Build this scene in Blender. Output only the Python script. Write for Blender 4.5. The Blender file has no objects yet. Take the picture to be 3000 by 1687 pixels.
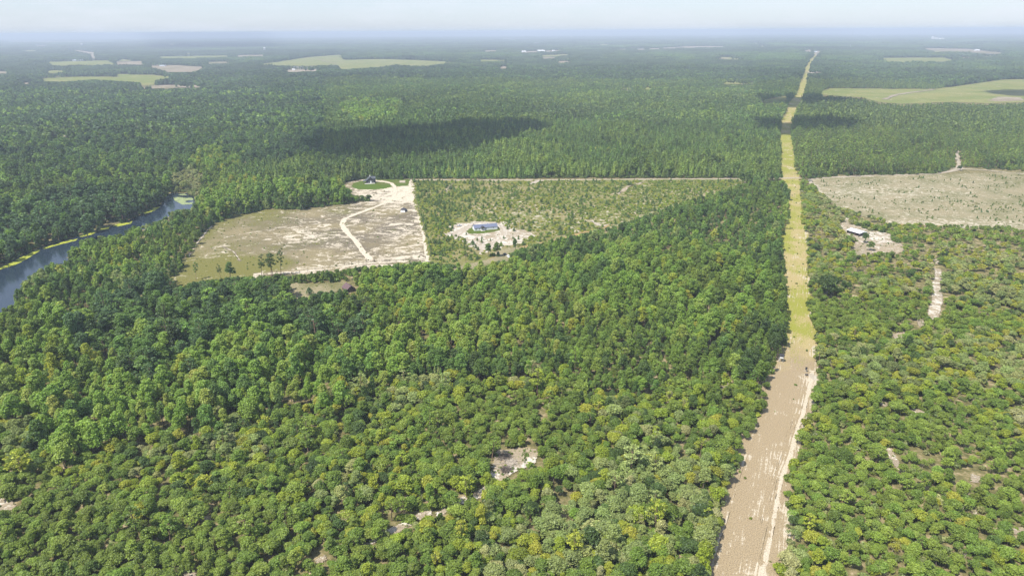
import bpy, bmesh, math, random
import numpy as np
from mathutils import Vector, Matrix
from mathutils.geometry import tessellate_polygon

# ------------------------------------------------------------------ camera, sky, sun, exposure
SC = bpy.context.scene
C = SC.collection
W, HH, FPX = 3000.0, 1687.0, 2027.0          # photograph size and focal length in its pixels
CAM_H = 120.0
PITCH, ROLL = math.radians(20.34), math.radians(0.34)
SUN_EL, SUN_AZ = math.radians(57.0), math.radians(50.0)   # azimuth: from straight behind the camera, towards its left
SUN = np.array([-math.cos(SUN_EL)*math.sin(SUN_AZ), -math.cos(SUN_EL)*math.cos(SUN_AZ), math.sin(SUN_EL)])

_r0, _f = np.array([1., 0, 0]), np.array([0, math.cos(PITCH), -math.sin(PITCH)])
_u0 = np.array([0, math.sin(PITCH), math.cos(PITCH)])
CR = math.cos(ROLL)*_r0 - math.sin(ROLL)*_u0
CU = math.sin(ROLL)*_r0 + math.cos(ROLL)*_u0
CF = _f

cam = bpy.data.cameras.new('camera')
cam.sensor_width = 36.0
cam.lens = 36.0*FPX/W
cam.clip_start, cam.clip_end = 1.0, 200000.0
cam_ob = bpy.data.objects.new('camera', cam)
C.objects.link(cam_ob)
cam_ob.matrix_world = Matrix(((CR[0], CU[0], -CF[0], 0), (CR[1], CU[1], -CF[1], 0), (CR[2], CU[2], -CF[2], CAM_H), (0, 0, 0, 1)))
SC.camera = cam_ob

world = bpy.data.worlds.new('World')
SC.world = world
world.use_nodes = True
wn, wl = world.node_tree.nodes, world.node_tree.links
wn.clear()
sky = wn.new('ShaderNodeTexSky')
sky.sky_type = 'NISHITA'
sky.sun_disc = False
sky.sun_elevation = SUN_EL
sky.sun_rotation = math.atan2(SUN[0], SUN[1])
sky.altitude = 100
sky.air_density, sky.dust_density, sky.ozone_density = 1.0, 0.6, 2.5
tc = wn.new('ShaderNodeTexCoord')
mp = wn.new('ShaderNodeMapping')
mp.inputs['Scale'].default_value = (1.0, 1.0, 5.0)
nz = wn.new('ShaderNodeTexNoise')
nz.inputs['Scale'].default_value = 9.0
nz.inputs['Detail'].default_value = 7.0
nz.inputs['Roughness'].default_value = 0.62
rmp = wn.new('ShaderNodeValToRGB')
rmp.color_ramp.elements[0].position = 0.46
rmp.color_ramp.elements[0].color = (0, 0, 0, 1)
rmp.color_ramp.elements[1].position = 0.80
rmp.color_ramp.elements[1].color = (0.6, 0.6, 0.6, 1)
mixc = wn.new('ShaderNodeMix')
mixc.data_type = 'RGBA'
mixc.inputs['B'].default_value = (4.9, 5.15, 5.75, 1)
bg = wn.new('ShaderNodeBackground')
bg.inputs['Strength'].default_value = 0.1
wo = wn.new('ShaderNodeOutputWorld')
wl.new(tc.outputs['Generated'], mp.inputs['Vector'])
wl.new(mp.outputs['Vector'], nz.inputs['Vector'])
wl.new(nz.outputs['Fac'], rmp.inputs['Fac'])
wl.new(rmp.outputs['Color'], mixc.inputs['Factor'])
veil = wn.new('ShaderNodeMix')               # thin high haze over the whole sky
veil.data_type = 'RGBA'
veil.inputs['Factor'].default_value = 0.6
veil.inputs['B'].default_value = (3.55, 4.2, 5.45, 1)
wl.new(sky.outputs['Color'], veil.inputs['A'])
wl.new(veil.outputs['Result'], mixc.inputs['A'])
wl.new(mixc.outputs['Result'], bg.inputs['Color'])
wl.new(bg.outputs['Background'], wo.inputs['Surface'])

sun = bpy.data.lights.new('sun', 'SUN')
sun.energy = 4.1
sun.angle = math.radians(0.53)
sun.color = (1.0, 0.94, 0.84)
sun_ob = bpy.data.objects.new('sun', sun)
C.objects.link(sun_ob)
sun_ob.rotation_euler = Vector(SUN).to_track_quat('Z', 'Y').to_euler()
sun_ob.location = (0, 0, 400)

vs = SC.view_settings
vs.view_transform = 'Standard'
vs.look = 'None'
vs.exposure = 0.85
vs.gamma = 1.0
vs.use_curve_mapping = False

cy = SC.cycles
cy.max_bounces, cy.diffuse_bounces, cy.glossy_bounces = 6, 3, 2
cy.transmission_bounces, cy.transparent_max_bounces, cy.volume_bounces = 4, 12, 0
cy.caustics_reflective = cy.caustics_refractive = False
cy.use_denoising = True
cy.use_adaptive_sampling = True
cy.adaptive_threshold = 0.01
cy.pixel_filter_type = 'BLACKMAN_HARRIS'

# ------------------------------------------------------------------ helpers
def unproj(px, py, z=0.0):
    """pixel(s) of the photograph -> point(s) on the level z"""
    px, py = np.asarray(px, float), np.asarray(py, float)
    u, v = (px-W/2)/FPX, (HH/2-py)/FPX
    d = CF[None, :]*np.ones(u.size)[:, None] + u.reshape(-1, 1)*CR + v.reshape(-1, 1)*CU
    t = (z-CAM_H)/np.minimum(d[:, 2], -1e-5)
    return d*t[:, None] + np.array([0, 0, CAM_H])

def gp(px, py, z=0.0):
    return unproj([px], [py], z)[0]

def proj(P):
    q = np.asarray(P, float) - np.array([0, 0, CAM_H])
    zc = np.maximum(q @ CF, 1e-3)
    return W/2 + FPX*(q @ CR)/zc, HH/2 - FPX*(q @ CU)/zc, zc

def inside(poly, X, Y):
    r = np.zeros(X.shape, bool)
    n = len(poly)
    for i in range(n):
        x0, y0 = poly[i]
        x1, y1 = poly[(i+1) % n]
        if y0 == y1:
            continue
        c = (y0 > Y) != (y1 > Y)
        r ^= c & (X < (x1-x0)*(Y-y0)/(y1-y0)+x0)
    return r

def vnoise(x, y, seed=0):
    xi, yi = np.floor(x), np.floor(y)
    xf, yf = x-xi, y-yi
    def h(a, b):
        s = np.sin(a*127.1+b*311.7+seed*74.7)*43758.5453
        return s-np.floor(s)
    u, v = xf*xf*(3-2*xf), yf*yf*(3-2*yf)
    return (h(xi, yi)*(1-u)+h(xi+1, yi)*u)*(1-v)+(h(xi, yi+1)*(1-u)+h(xi+1, yi+1)*u)*v

def fbm(x, y, seed=0, octv=4):
    a, s, t = 0.0, 0.5, 0.0
    for i in range(octv):
        a = a+s*vnoise(x*2**i, y*2**i, seed+i*13)
        t += s
        s *= 0.5
    return a/t

def tag(o, label=None, cat=None, group=None, kind=None):
    if label: o['label'] = label
    if cat: o['category'] = cat
    if group: o['group'] = group
    if kind: o['kind'] = kind
    return o

def link(name, me, mat=None, parent=None, loc=None, rotz=None):
    o = bpy.data.objects.new(name, me)
    C.objects.link(o)
    if me is not None and mat is not None:
        for m in (mat if isinstance(mat, (list, tuple)) else [mat]):
            me.materials.append(m)
    if parent is not None: o.parent = parent
    if loc is not None: o.location = loc
    if rotz is not None: o.rotation_euler = (0, 0, rotz)
    return o

def np_mesh(name, V, F, attrs=None, smooth=False):
    """V (n,3); F list of tuples or an (m,k) array; attrs: name -> per-vertex floats"""
    me = bpy.data.meshes.new(name)
    V = np.asarray(V, np.float32)
    if isinstance(F, np.ndarray):
        m, k = F.shape
        me.vertices.add(len(V)); me.vertices.foreach_set('co', V.ravel())
        me.loops.add(m*k); me.loops.foreach_set('vertex_index', F.ravel().astype(np.int32))
        me.polygons.add(m)
        me.polygons.foreach_set('loop_start', np.arange(0, m*k, k, dtype=np.int32))
        me.update(calc_edges=True)
    else:
        me.from_pydata([tuple(map(float, v)) for v in V], [], F)
        me.update()
    for k, a in (attrs or {}).items():
        at = me.attributes.new(k, 'FLOAT', 'POINT')
        at.data.foreach_set('value', np.asarray(a, np.float32))
    if smooth:
        me.polygons.foreach_set('use_smooth', np.ones(len(me.polygons), bool))
    return me

class MB:
    """collects boxes, prisms and tubes into one mesh"""
    def __init__(s): s.v, s.f = [], []
    def add(s, v, f):
        b = len(s.v); s.v += [tuple(map(float, q)) for q in v]; s.f += [tuple(i+b for i in q) for q in f]; return s
    def box(s, x0, x1, y0, y1, z0, z1):
        return s.add([(x0,y0,z0),(x1,y0,z0),(x1,y1,z0),(x0,y1,z0),(x0,y0,z1),(x1,y0,z1),(x1,y1,z1),(x0,y1,z1)],
                     [(3,2,1,0),(4,5,6,7),(0,1,5,4),(1,2,6,5),(2,3,7,6),(3,0,4,7)])
    def slab(s, quad, th):
        """a quad of four points given thickness downwards"""
        q = [Vector(p) for p in quad]; n = (q[1]-q[0]).cross(q[2]-q[0]).normalized()
        if n.z < 0: n = -n
        lo = [p-n*th for p in q]
        return s.add(q+lo, [(0,1,2,3),(7,6,5,4),(0,4,5,1),(1,5,6,2),(2,6,7,3),(3,7,4,0)])
    def tube(s, pts, rad, n=6):
        rings, b = [], len(s.v)
        P = [Vector(p) for p in pts]
        for i, p in enumerate(P):
            d = (P[min(i+1, len(P)-1)]-P[max(i-1, 0)]).normalized()
            a = d.cross(Vector((0.31, 0.95, 0.12))).normalized(); c = d.cross(a)
            r = rad[i] if isinstance(rad, (list, tuple)) else rad
            for k in range(n):
                t = 2*math.pi*k/n
                s.v.append(tuple(p+(a*math.cos(t)+c*math.sin(t))*r))
        for i in range(len(P)-1):
            for k in range(n):
                s.f.append((b+i*n+k, b+i*n+(k+1) % n, b+(i+1)*n+(k+1) % n, b+(i+1)*n+k))
        s.f.append(tuple(b+k for k in reversed(range(n)))); s.f.append(tuple(b+(len(P)-1)*n+k for k in range(n)))
        return s
    def lathe(s, prof, n=16, cx=0, cy=0):
        b = len(s.v)
        for r, z in prof:
            for k in range(n):
                t = 2*math.pi*k/n
                s.v.append((cx+r*math.cos(t), cy+r*math.sin(t), z))
        for i in range(len(prof)-1):
            for k in range(n):
                s.f.append((b+i*n+k, b+i*n+(k+1) % n, b+(i+1)*n+(k+1) % n, b+(i+1)*n+k))
        return s
    def build(s, name, mat, parent=None, loc=None, rotz=None, smooth=False):
        me = bpy.data.meshes.new(name); me.from_pydata(s.v, [], s.f); me.update()
        bm = bmesh.new(); bm.from_mesh(me); bmesh.ops.recalc_face_normals(bm, faces=bm.faces[:]); bm.to_mesh(me); bm.free()
        if smooth: me.polygons.foreach_set('use_smooth', np.ones(len(me.polygons), bool))
        return link(name, me, mat, parent, loc, rotz)

def empty(name, loc, rotz=0.0, label=None, cat=None, group=None):
    o = link(name, None, None, None, loc, rotz); o.empty_display_size = 1
    return tag(o, label, cat, group)

# ------------------------------------------------------------------ materials
def new_mat(name):
    m = bpy.data.materials.new(name); m.use_nodes = True
    nt = m.node_tree; nt.nodes.clear()
    return m, nt.nodes, nt.links

def mat_plain(name, col, rough=0.8, spec=0.2, metal=0.0, var=0.12, scale=1.5):
    m, n, l = new_mat(name)
    out, b = n.new('ShaderNodeOutputMaterial'), n.new('ShaderNodeBsdfPrincipled')
    t, z, mx = n.new('ShaderNodeTexCoord'), n.new('ShaderNodeTexNoise'), n.new('ShaderNodeMix')
    mx.data_type = 'RGBA'
    z.inputs['Scale'].default_value = scale; z.inputs['Detail'].default_value = 5
    mx.inputs['A'].default_value = tuple(c*(1-var) for c in col)+(1,)
    mx.inputs['B'].default_value = tuple(min(c*(1+var), 1) for c in col)+(1,)
    l.new(t.outputs['Object'], z.inputs['Vector']); l.new(z.outputs['Fac'], mx.inputs['Factor'])
    l.new(mx.outputs['Result'], b.inputs['Base Color'])
    b.inputs['Roughness'].default_value = rough; b.inputs['Specular IOR Level'].default_value = spec; b.inputs['Metallic'].default_value = metal
    l.new(b.outputs['BSDF'], out.inputs['Surface'])
    return m

def mat_leaf(name, trans=0.46, sat=1.0):
    m, n, l = new_mat(name)
    out = n.new('ShaderNodeOutputMaterial')
    a, lv, mul = n.new('ShaderNodeAttribute'), n.new('ShaderNodeAttribute'), n.new('ShaderNodeVectorMath')
    a.attribute_type = 'INSTANCER'; a.attribute_name = 'tint'
    lv.attribute_type = 'GEOMETRY'; lv.attribute_name = 'lv'
    mul.operation = 'SCALE'
    l.new(a.outputs['Vector'], mul.inputs[0]); l.new(lv.outputs['Fac'], mul.inputs['Scale'])
    d, t, mx = n.new('ShaderNodeBsdfDiffuse'), n.new('ShaderNodeBsdfTranslucent'), n.new('ShaderNodeMixShader')
    g, mg = n.new('ShaderNodeBsdfGlossy'), n.new('ShaderNodeMixShader')
    g.inputs['Roughness'].default_value = 0.55; g.inputs['Color'].default_value = (0.8, 0.9, 1.0, 1)
    mx.inputs['Fac'].default_value = trans; mg.inputs['Fac'].default_value = 0.025
    l.new(mul.outputs['Vector'], d.inputs['Color']); l.new(mul.outputs['Vector'], t.inputs['Color'])
    l.new(d.outputs['BSDF'], mx.inputs[1]); l.new(t.outputs['BSDF'], mx.inputs[2])
    l.new(mx.outputs['Shader'], mg.inputs[1]); l.new(g.outputs['BSDF'], mg.inputs[2])
    l.new(mg.outputs['Shader'], out.inputs['Surface'])
    return m

def mat_soil(name, grass, dry, sand, grey, streak=(1.0, 1.0), fine=1.0, bump=0.3, lines=None):
    """sandy open ground: per-vertex greenness 'gr' and sandiness 'sd' broken up by noise at several sizes"""
    grass, dry, sand, grey = [tuple(0.60*v for v in c) for c in (grass, dry, sand, grey)]
    m, n, l = new_mat(name)
    out, b = n.new('ShaderNodeOutputMaterial'), n.new('ShaderNodeBsdfDiffuse')
    geo = n.new('ShaderNodeNewGeometry')
    def noise(scale, detail, sc=(1, 1, 1), rough=0.6, dist=0.0, rot=0.0):
        mpn, z = n.new('ShaderNodeMapping'), n.new('ShaderNodeTexNoise')
        mpn.inputs['Scale'].default_value = sc; mpn.inputs['Rotation'].default_value = (0, 0, rot)
        z.inputs['Scale'].default_value = scale; z.inputs['Detail'].default_value = detail
        z.inputs['Roughness'].default_value = rough; z.inputs['Distortion'].default_value = dist
        l.new(geo.outputs['Position'], mpn.inputs['Vector']); l.new(mpn.outputs['Vector'], z.inputs['Vector'])
        return z.outputs['Fac']
    def attr(k):
        a = n.new('ShaderNodeAttribute'); a.attribute_name = k; return a.outputs['Fac']
    def math_(op, a, c, clamp=False):
        q = n.new('ShaderNodeMath'); q.operation = op; q.use_clamp = clamp
        for i, s in enumerate((a, c)):
            if isinstance(s, (int, float)): q.inputs[i].default_value = s
            else: l.new(s, q.inputs[i])
        return q.outputs[0]
    def ramp(f, lo, hi):
        r = n.new('ShaderNodeMapRange'); r.interpolation_type = 'SMOOTHSTEP'
        r.inputs['From Min'].default_value = lo; r.inputs['From Max'].default_value = hi
        l.new(f, r.inputs['Value']); return r.outputs['Result']
    def mix(f, a, c):
        q = n.new('ShaderNodeMix'); q.data_type = 'RGBA'
        l.new(f, q.inputs['Factor'])
        for k, s in (('A', a), ('B', c)):
            if isinstance(s, tuple): q.inputs[k].default_value = s+(1,)
            else: l.new(s, q.inputs[k])
        return q.outputs['Result']
    big = noise(0.035*fine, 5, rot=0.3)
    mid = noise(0.22*fine, 6, (streak[0], streak[1], 1), 0.68, 1.0, 0.5)
    sml = noise(1.1*fine, 4, rough=0.7)
    tuft = noise(3.2, 3, rough=0.7)
    g_ = math_('ADD', attr('gr'), math_('ADD', math_('MULTIPLY', math_('SUBTRACT', big, 0.5), 2.6), math_('MULTIPLY', math_('SUBTRACT', sml, 0.5), 2.0)))
    s_ = math_('ADD', attr('sd'), math_('ADD', math_('MULTIPLY', math_('SUBTRACT', mid, 0.5), 4.2), math_('MULTIPLY', math_('SUBTRACT', sml, 0.5), 1.8)))
    if lines:                       # wheel and mower lines that run lengthwise
        mpl, zl = n.new('ShaderNodeMapping'), n.new('ShaderNodeTexNoise')
        mpl.vector_type = 'TEXTURE'; mpl.inputs['Rotation'].default_value = (0, 0, lines[0]); mpl.inputs['Scale'].default_value = (0.55, 14.0, 1)
        zl.inputs['Scale'].default_value = 1.0; zl.inputs['Detail'].default_value = 5; zl.inputs['Roughness'].default_value = 0.7
        l.new(geo.outputs['Position'], mpl.inputs['Vector']); l.new(mpl.outputs['Vector'], zl.inputs['Vector'])
        ln_ = math_('SUBTRACT', zl.outputs['Fac'], 0.5)
        s_ = math_('ADD', s_, math_('MULTIPLY', ln_, lines[1])); g_ = math_('ADD', g_, math_('MULTIPLY', ln_, lines[1]*-.5))
    base = mix(ramp(g_, 0.25, 0.8), mix(math_('ADD', ramp(big, 0.35, 0.65), attr('dt'), True), dry, grey), grass)
    col = mix(ramp(s_, 0.30, 0.72), base, sand)
    dk = math_('ADD', math_('MULTIPLY', ramp(tuft, 0.34, 0.60), 0.50), 0.60)
    vm = n.new('ShaderNodeVectorMath'); vm.operation = 'SCALE'
    l.new(col, vm.inputs[0]); l.new(dk, vm.inputs['Scale'])
    l.new(vm.outputs['Vector'], b.inputs['Color'])
    bp = n.new('ShaderNodeBump'); bp.inputs['Strength'].default_value = bump; bp.inputs['Distance'].default_value = 0.25
    l.new(sml, bp.inputs['Height']); l.new(bp.outputs['Normal'], b.inputs['Normal'])
    l.new(b.outputs['BSDF'], out.inputs['Surface'])
    return m

M = {}
M['leaf'] = mat_leaf('broad_leaves')
M['needle'] = mat_leaf('pine_needles', 0.36)
M['bark'] = mat_plain('bark', (0.16, 0.13, 0.105), 0.9, 0.1, var=0.35, scale=3)
M['pine_bark'] = mat_plain('pine_bark', (0.20, 0.14, 0.10), 0.9, 0.1, var=0.35, scale=3)
M['dead_wood'] = mat_plain('dead_wood', (0.42, 0.37, 0.31), 0.9, 0.1, var=0.25, scale=2)
M['field'] = mat_soil('dry_sandy_field', (0.26, 0.25, 0.08), (0.38, 0.32, 0.185), (0.86, 0.76, 0.60), (0.235, 0.20, 0.155), (0.75, 1.15), 0.75)
M['scrub'] = mat_soil('weedy_sand', (0.24, 0.26, 0.065), (0.38, 0.33, 0.16), (0.80, 0.71, 0.58), (0.29, 0.28, 0.11), (0.9, 1.1))
M['cutover'] = mat_soil('cutover_soil', (0.25, 0.24, 0.10), (0.44, 0.38, 0.235), (0.80, 0.72, 0.56), (0.36, 0.335, 0.195), (0.9, 1.1), 1.3)
M['strip'] = mat_soil('mown_strip', (0.41, 0.42, 0.08), (0.60, 0.49, 0.24), (0.80, 0.70, 0.54), (0.50, 0.395, 0.25), (0.5, 0.35), lines=(math.radians(-23.5), 3.3))
M['yard'] = mat_soil('bare_sand', (0.26, 0.26, 0.09), (0.52, 0.43, 0.30), (0.90, 0.83, 0.72), (0.48, 0.40, 0.30), (1, 1))
M['lawn'] = mat_soil('lawn_grass', (0.13, 0.21, 0.03), (0.17, 0.20, 0.05), (0.30, 0.27, 0.12), (0.12, 0.19, 0.03), (1, 1), 1, 0.1)
M['crop'] = mat_soil('crop_rows', (0.25, 0.30, 0.075), (0.37, 0.36, 0.125), (0.58, 0.50, 0.36), (0.30, 0.325, 0.10), (1, 1), 0.35, 0.0)
M['tan'] = mat_soil('bare_farm_soil', (0.24, 0.24, 0.10), (0.42, 0.35, 0.25), (0.56, 0.49, 0.39), (0.38, 0.31, 0.22), (1, 1), 0.12, 0.0)
M['sandroad'] = mat_soil('packed_sand', (0.42, 0.37, 0.24), (0.60, 0.52, 0.41), (0.72, 0.65, 0.55), (0.62, 0.54, 0.43), (1, 1), 1, 0.1)
M['clayroad'] = mat_soil('packed_clay', (0.42, 0.33, 0.15), (0.52, 0.38, 0.17), (0.62, 0.48, 0.26), (0.50, 0.37, 0.18), (1, 1), 1, 0.1)
# ------------------------------------------------------------------ the plan of the place, traced as outlines in the photograph's pixels
STRIP_L = [(1989,2100),(2071,1687),(2103,1573),(2117,1481),(2133,1427),(2163,1356),(2190,1280),(2209,1226),(2236,1171),(2247,1117),(2261,1079),(2280,1036),(2296,981),
           (2307,933),(2294,902),(2294,814),(2283,744),(2287,691),(2292,663),(2306,631),(2303,596),(2307,568),(2301,526),(2291,501),(2290,460),(2289,427),(2289,377),(2291,349),
           (2303,330),(2311,303),(2334,276),(2345,241),(2357,210),(2367,182),(2382,166),(2386,155)]
STRIP_R = [(2230,2100),(2263,1687),(2290,1579),(2300,1525),(2296,1416),(2310,1362),(2326,1296),(2342,1248),(2369,1204),(2380,1128),(2383,1090),(2388,1025),(2388,981),
           (2380,943),(2371,923),(2360,878),(2366,797),(2360,726),(2357,674),(2346,631),(2343,568),(2339,519),(2332,498),(2324,446),(2316,380),(2319,349),
           (2330,326),(2345,295),(2352,276),(2359,256),(2367,217),(2376,186),(2389,166),(2396,155)]
FIELD = [(500,843),(500,818),(531,790),(553,750),(575,710),(605,672),(624,660),(674,641),(686,632),(736,626),(780,613),(882,617),(966,604),(1040,595),(1090,588),(1092,576),(1068,572),(1040,573),
         (1028,554),(1003,545),(1009,536),(1059,526),(1208,525),(1214,542),(1223,604),(1242,666),(1255,713),(1267,756),(1250,768),(1214,769),(1121,778),(1028,781),(981,790),(842,806),(748,809),(640,815),(562,828)]
SCRUB = [(1214,527),(1500,528),(1800,525),(2195,522),(2190,531),(2096,560),(2010,584),(1922,617),(1793,662),(1700,684),(1630,700),(1560,712),(1500,738),(1500,757),(1374,769),(1265,772),(1255,713),(1242,666),(1223,604)]
CUTOVER = [(2367,525),(2452,517),(2734,510),(3000,506),(3400,500),(3400,700),(3000,672),(2962,663),(2857,661),(2751,656),(2684,652),(2610,649),(2579,635),(2522,621),(2452,603),(2399,556)]
BARNYARD = [(2460,662),(2473,647),(2481,639),(2486,640),(2490,656),(2506,662),(2552,678),(2600,683),(2612,690),(2610,703),(2651,727),(2632,733),(2614,739),(2600,741),(2555,735),(2532,744),(2510,742),(2492,722),(2512,715),(2510,694),(2471,676)]
HOUSEYARD = [(1304,685),(1331,678),(1335,652),(1360,650),(1387,650),(1449,650),(1474,658),(1486,668),(1540,675),(1561,688),(1530,700),(1490,710),(1470,720),(1432,724),(1412,738),(1398,724),(1375,712),(1345,694)]
ROAD_CLEAR = [(1455,745),(1470,733),(1515,723),(1520,731),(1480,744),(1495,750),(1490,758),(1425,775),(1365,787),(1320,795),(1322,788),(1362,778),(1420,764),(1462,752)]
WATER = [(-500,960),(0,783),(116,725),(213,698),(272,679),(388,644),(474,597),(485,578),(505,566),(545,566),(570,578),(567,612),(497,618),(466,646),(427,657),(384,663),(361,681),(311,690),(248,700),(225,719),(194,738),(198,764),(148,768),(93,803),(40,850),(47,892),(0,905),(-500,1150)]
REDBARN_CLEAR = [(852,868),(848,835),(868,829),(905,832),(960,830),(1008,827),(1012,842),(1000,848),(930,848),(915,868)]
SMALL_CLEAR = [(635,846),(664,845),(666,856),(640,859)]
LOG_CLEAR = [(1438,1395),(1450,1340),(1462,1322),(1490,1318),(1515,1312),(1565,1314),(1573,1325),(1563,1355),(1545,1365),(1500,1385),(1480,1400),(1458,1410)]
TRACK_RIGHT = [(2736,786),(2755,786),(2758,850),(2757,890),(2748,934),(2720,936),(2716,930),(2730,885),(2736,830)]
GAPS = [[(-20,1462),(18,1458),(48,1482),(30,1494),(-20,1500)], [(1380,1446),(1432,1416),(1442,1428),(1392,1462)], [(1276,1500),(1312,1484),(1316,1492),(1280,1510)], [(1060,1596),(1100,1576),(1104,1584),(1066,1604)], [(2612,978),(2650,972),(2648,986),(2625,992)], [(2580,1176),(2605,1182),(2598,1192),(2580,1188)], [(2672,1196),(2712,1204),(2705,1214),(2674,1208)],
        [(2592,1306),(2612,1318),(2632,1350),(2628,1368),(2612,1350)], [(2846,1390),(2870,1398),(2862,1412),(2840,1408)], [(2842,1450),(2852,1452),(2860,1510),(2850,1512)], [(2690,942),(2712,934),(2705,955),(2694,960)],
        [(1140,1554),(1200,1526),(1208,1538),(1150,1570)], [(1324,1472),(1360,1456),(1364,1470),(1330,1486)], [(1214,1510),(1256,1494),(1260,1508),(1222,1524)], [(925,1640),(950,1630),(955,1642),(930,1652)],
        [(1955,1180),(1972,1172),(1976,1178),(1958,1188)], [(2110,1130),(2136,1118),(2140,1124),(2114,1136)], [(2735,760),(2746,758),(2750,772),(2738,774)], [(535,1676),(560,1672),(575,1690),(540,1700)],
        [(2965,1548),(3000,1545),(3000,1562),(2970,1564)]]
GREY_SHRUB = [(500,540),(560,500),(600,520),(590,560),(600,600),(560,600),(520,565)]
FAR_FIELDS = [  # outline, material, sandiness, greenness
    ([(138,182),(314,178),(340,190),(155,195)], 'crop', -.2, .5), ([(338,182),(419,180),(419,191),(342,191)], 'tan', .2, .1), ([(431,194),(520,192),(606,198),(563,212),(493,212)], 'tan', .1, .3),
    ([(124,231),(241,225),(349,227),(342,218),(450,221),(518,227),(458,234),(450,249),(415,251),(411,242),(272,234),(186,240),(124,239)], 'crop', -.3, .6),
    ([(369,265),(450,252),(505,249),(617,252),(582,257),(435,261),(373,269)], 'tan', .2, .1), ([(466,167),(664,163),(668,168),(516,173),(470,172)], 'crop', -.3, .6), ([(695,163),(772,161),(772,166),(695,168)], 'tan', .1, .2),
    ([(745,191),(808,183),(908,168),(1000,161),(1003,176),(1120,174),(1200,176),(1300,181),(1345,182),(1240,195),(1200,193),(1160,190),(1110,197),(1030,203),(1000,205),(985,191),(900,194),(808,193)], 'crop', .1, .55),
    ([(823,211),(850,205),(924,204),(930,209),(860,212)], 'tan', .4, 0), ([(1396,175),(1481,177),(1481,180),(1411,183)], 'crop', -.3, .6), ([(1795,146),(1835,144),(1835,147),(1797,149)], 'tan', .1, 0), ([(1866,145),(2000,138),(2000,142),(1866,148)], 'tan', .0, .1),
    ([(2000,136),(2120,135),(2120,139),(2000,142)], 'tan', .1, .2), ([(1815,256),(1850,258),(1852,264),(1820,262)], 'crop', -.1, .3), ([(1881,259),(1908,255),(1906,264),(1888,264)], 'crop', -.1, .3),
    ([(2118,240),(2206,242),(2206,248),(2120,247)], 'crop', 0, .3),
    ([(2404,269),(2431,260),(2738,262),(2815,252),(2932,235),(3000,233),(3400,228),(3400,296),(3000,301),(2893,304),(2776,300),(2640,306),(2575,300),(2524,287),(2408,279)], 'crop', -.05, .4),
    ([(2202,299),(2303,283),(2307,295),(2233,302)], 'crop', -.2, .4), ([(2582,171),(2761,169),(2807,180),(2660,185),(2600,182)], 'crop', -.4, .6), ([(2706,142),(2835,144),(2951,157),(2920,160),(2718,149)], 'tan', 0, .3),
    ([(2357,213),(2372,210),(2408,211),(2412,214),(2380,216)], 'tan', .6, 0), ([(2352,150),(2375,145),(2376,153),(2366,155)], 'tan', .4, 0), ([(2382,152),(2402,150),(2404,155),(2392,158),(2400,162),(2391,165)], 'tan', .5, 0),
    ([(55,245),(90,240),(92,246),(60,249)], 'tan', .3, .1), ([(210,148),(275,154),(280,172),(268,172),(262,160)], 'tan', .5, 0), ([(1525,152),(1640,148),(1640,152),(1528,156)], 'tan', .3, 0),
    ([(155,395),(235,400),(232,405),(160,402)], 'tan', .3, 0), ([(25,122),(340,121),(345,124),(30,127)], 'tan', -.2, .4), ([(380,114),(480,114),(480,118),(380,118)], 'tan', -.2, .4), ([(1470,116),(1535,116),(1535,119),(1472,119)], 'tan', -.2, .4),
    ([(2890,296),(2925,285),(2990,287),(3000,296),(2930,299)], 'tan', .2, .1),
]
_fr = np.random.RandomState(404)
for _ in range(64):          # small clearings and farm plots far off
    _y = 104+_fr.rand()**1.2*110; _x = _fr.uniform(-60, 3060); _w = _fr.uniform(14, 70)*(_y/170); _h = _fr.uniform(1.4, 4.2)*(_y/150)**1.5
    if 2280 < _x+_w and _x < 2440 or (_y < 205 and 700 < _x+_w and _x < 1350): continue
    FAR_FIELDS.append(([(_x, _y), (_x+_w*_fr.uniform(.3, .7), _y-_h*.5), (_x+_w, _y-_h*.2), (_x+_w*.95, _y+_h*.6), (_x+_w*.2, _y+_h)], 'tan' if _fr.rand() < .45 else 'crop', _fr.uniform(-.2, .3), _fr.uniform(.1, .6)))
CLEAR_POLYS = [[(2277,1034),(2306,1034),(2304,1066),(2279,1066)], [(1005,826),(1025,821),(1034,830),(1046,842),(1040,853),(1012,854)], [(x+(.016*y if y < 1000 else .016*1000-6)*(y > 560), y) for x, y in STRIP_L]+STRIP_R[::-1], FIELD, SCRUB, CUTOVER, BARNYARD, HOUSEYARD, ROAD_CLEAR, WATER, REDBARN_CLEAR, SMALL_CLEAR, LOG_CLEAR, TRACK_RIGHT,
               [(1205,524),(2300,521),(2300,528),(1205,529)], [(2800,440),(2808,440),(2818,496),(2800,500)], [(2735,512),(2805,490),(3050,505),(3050,515)]] + GAPS + [p[0] for p in FAR_FIELDS]

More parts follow.
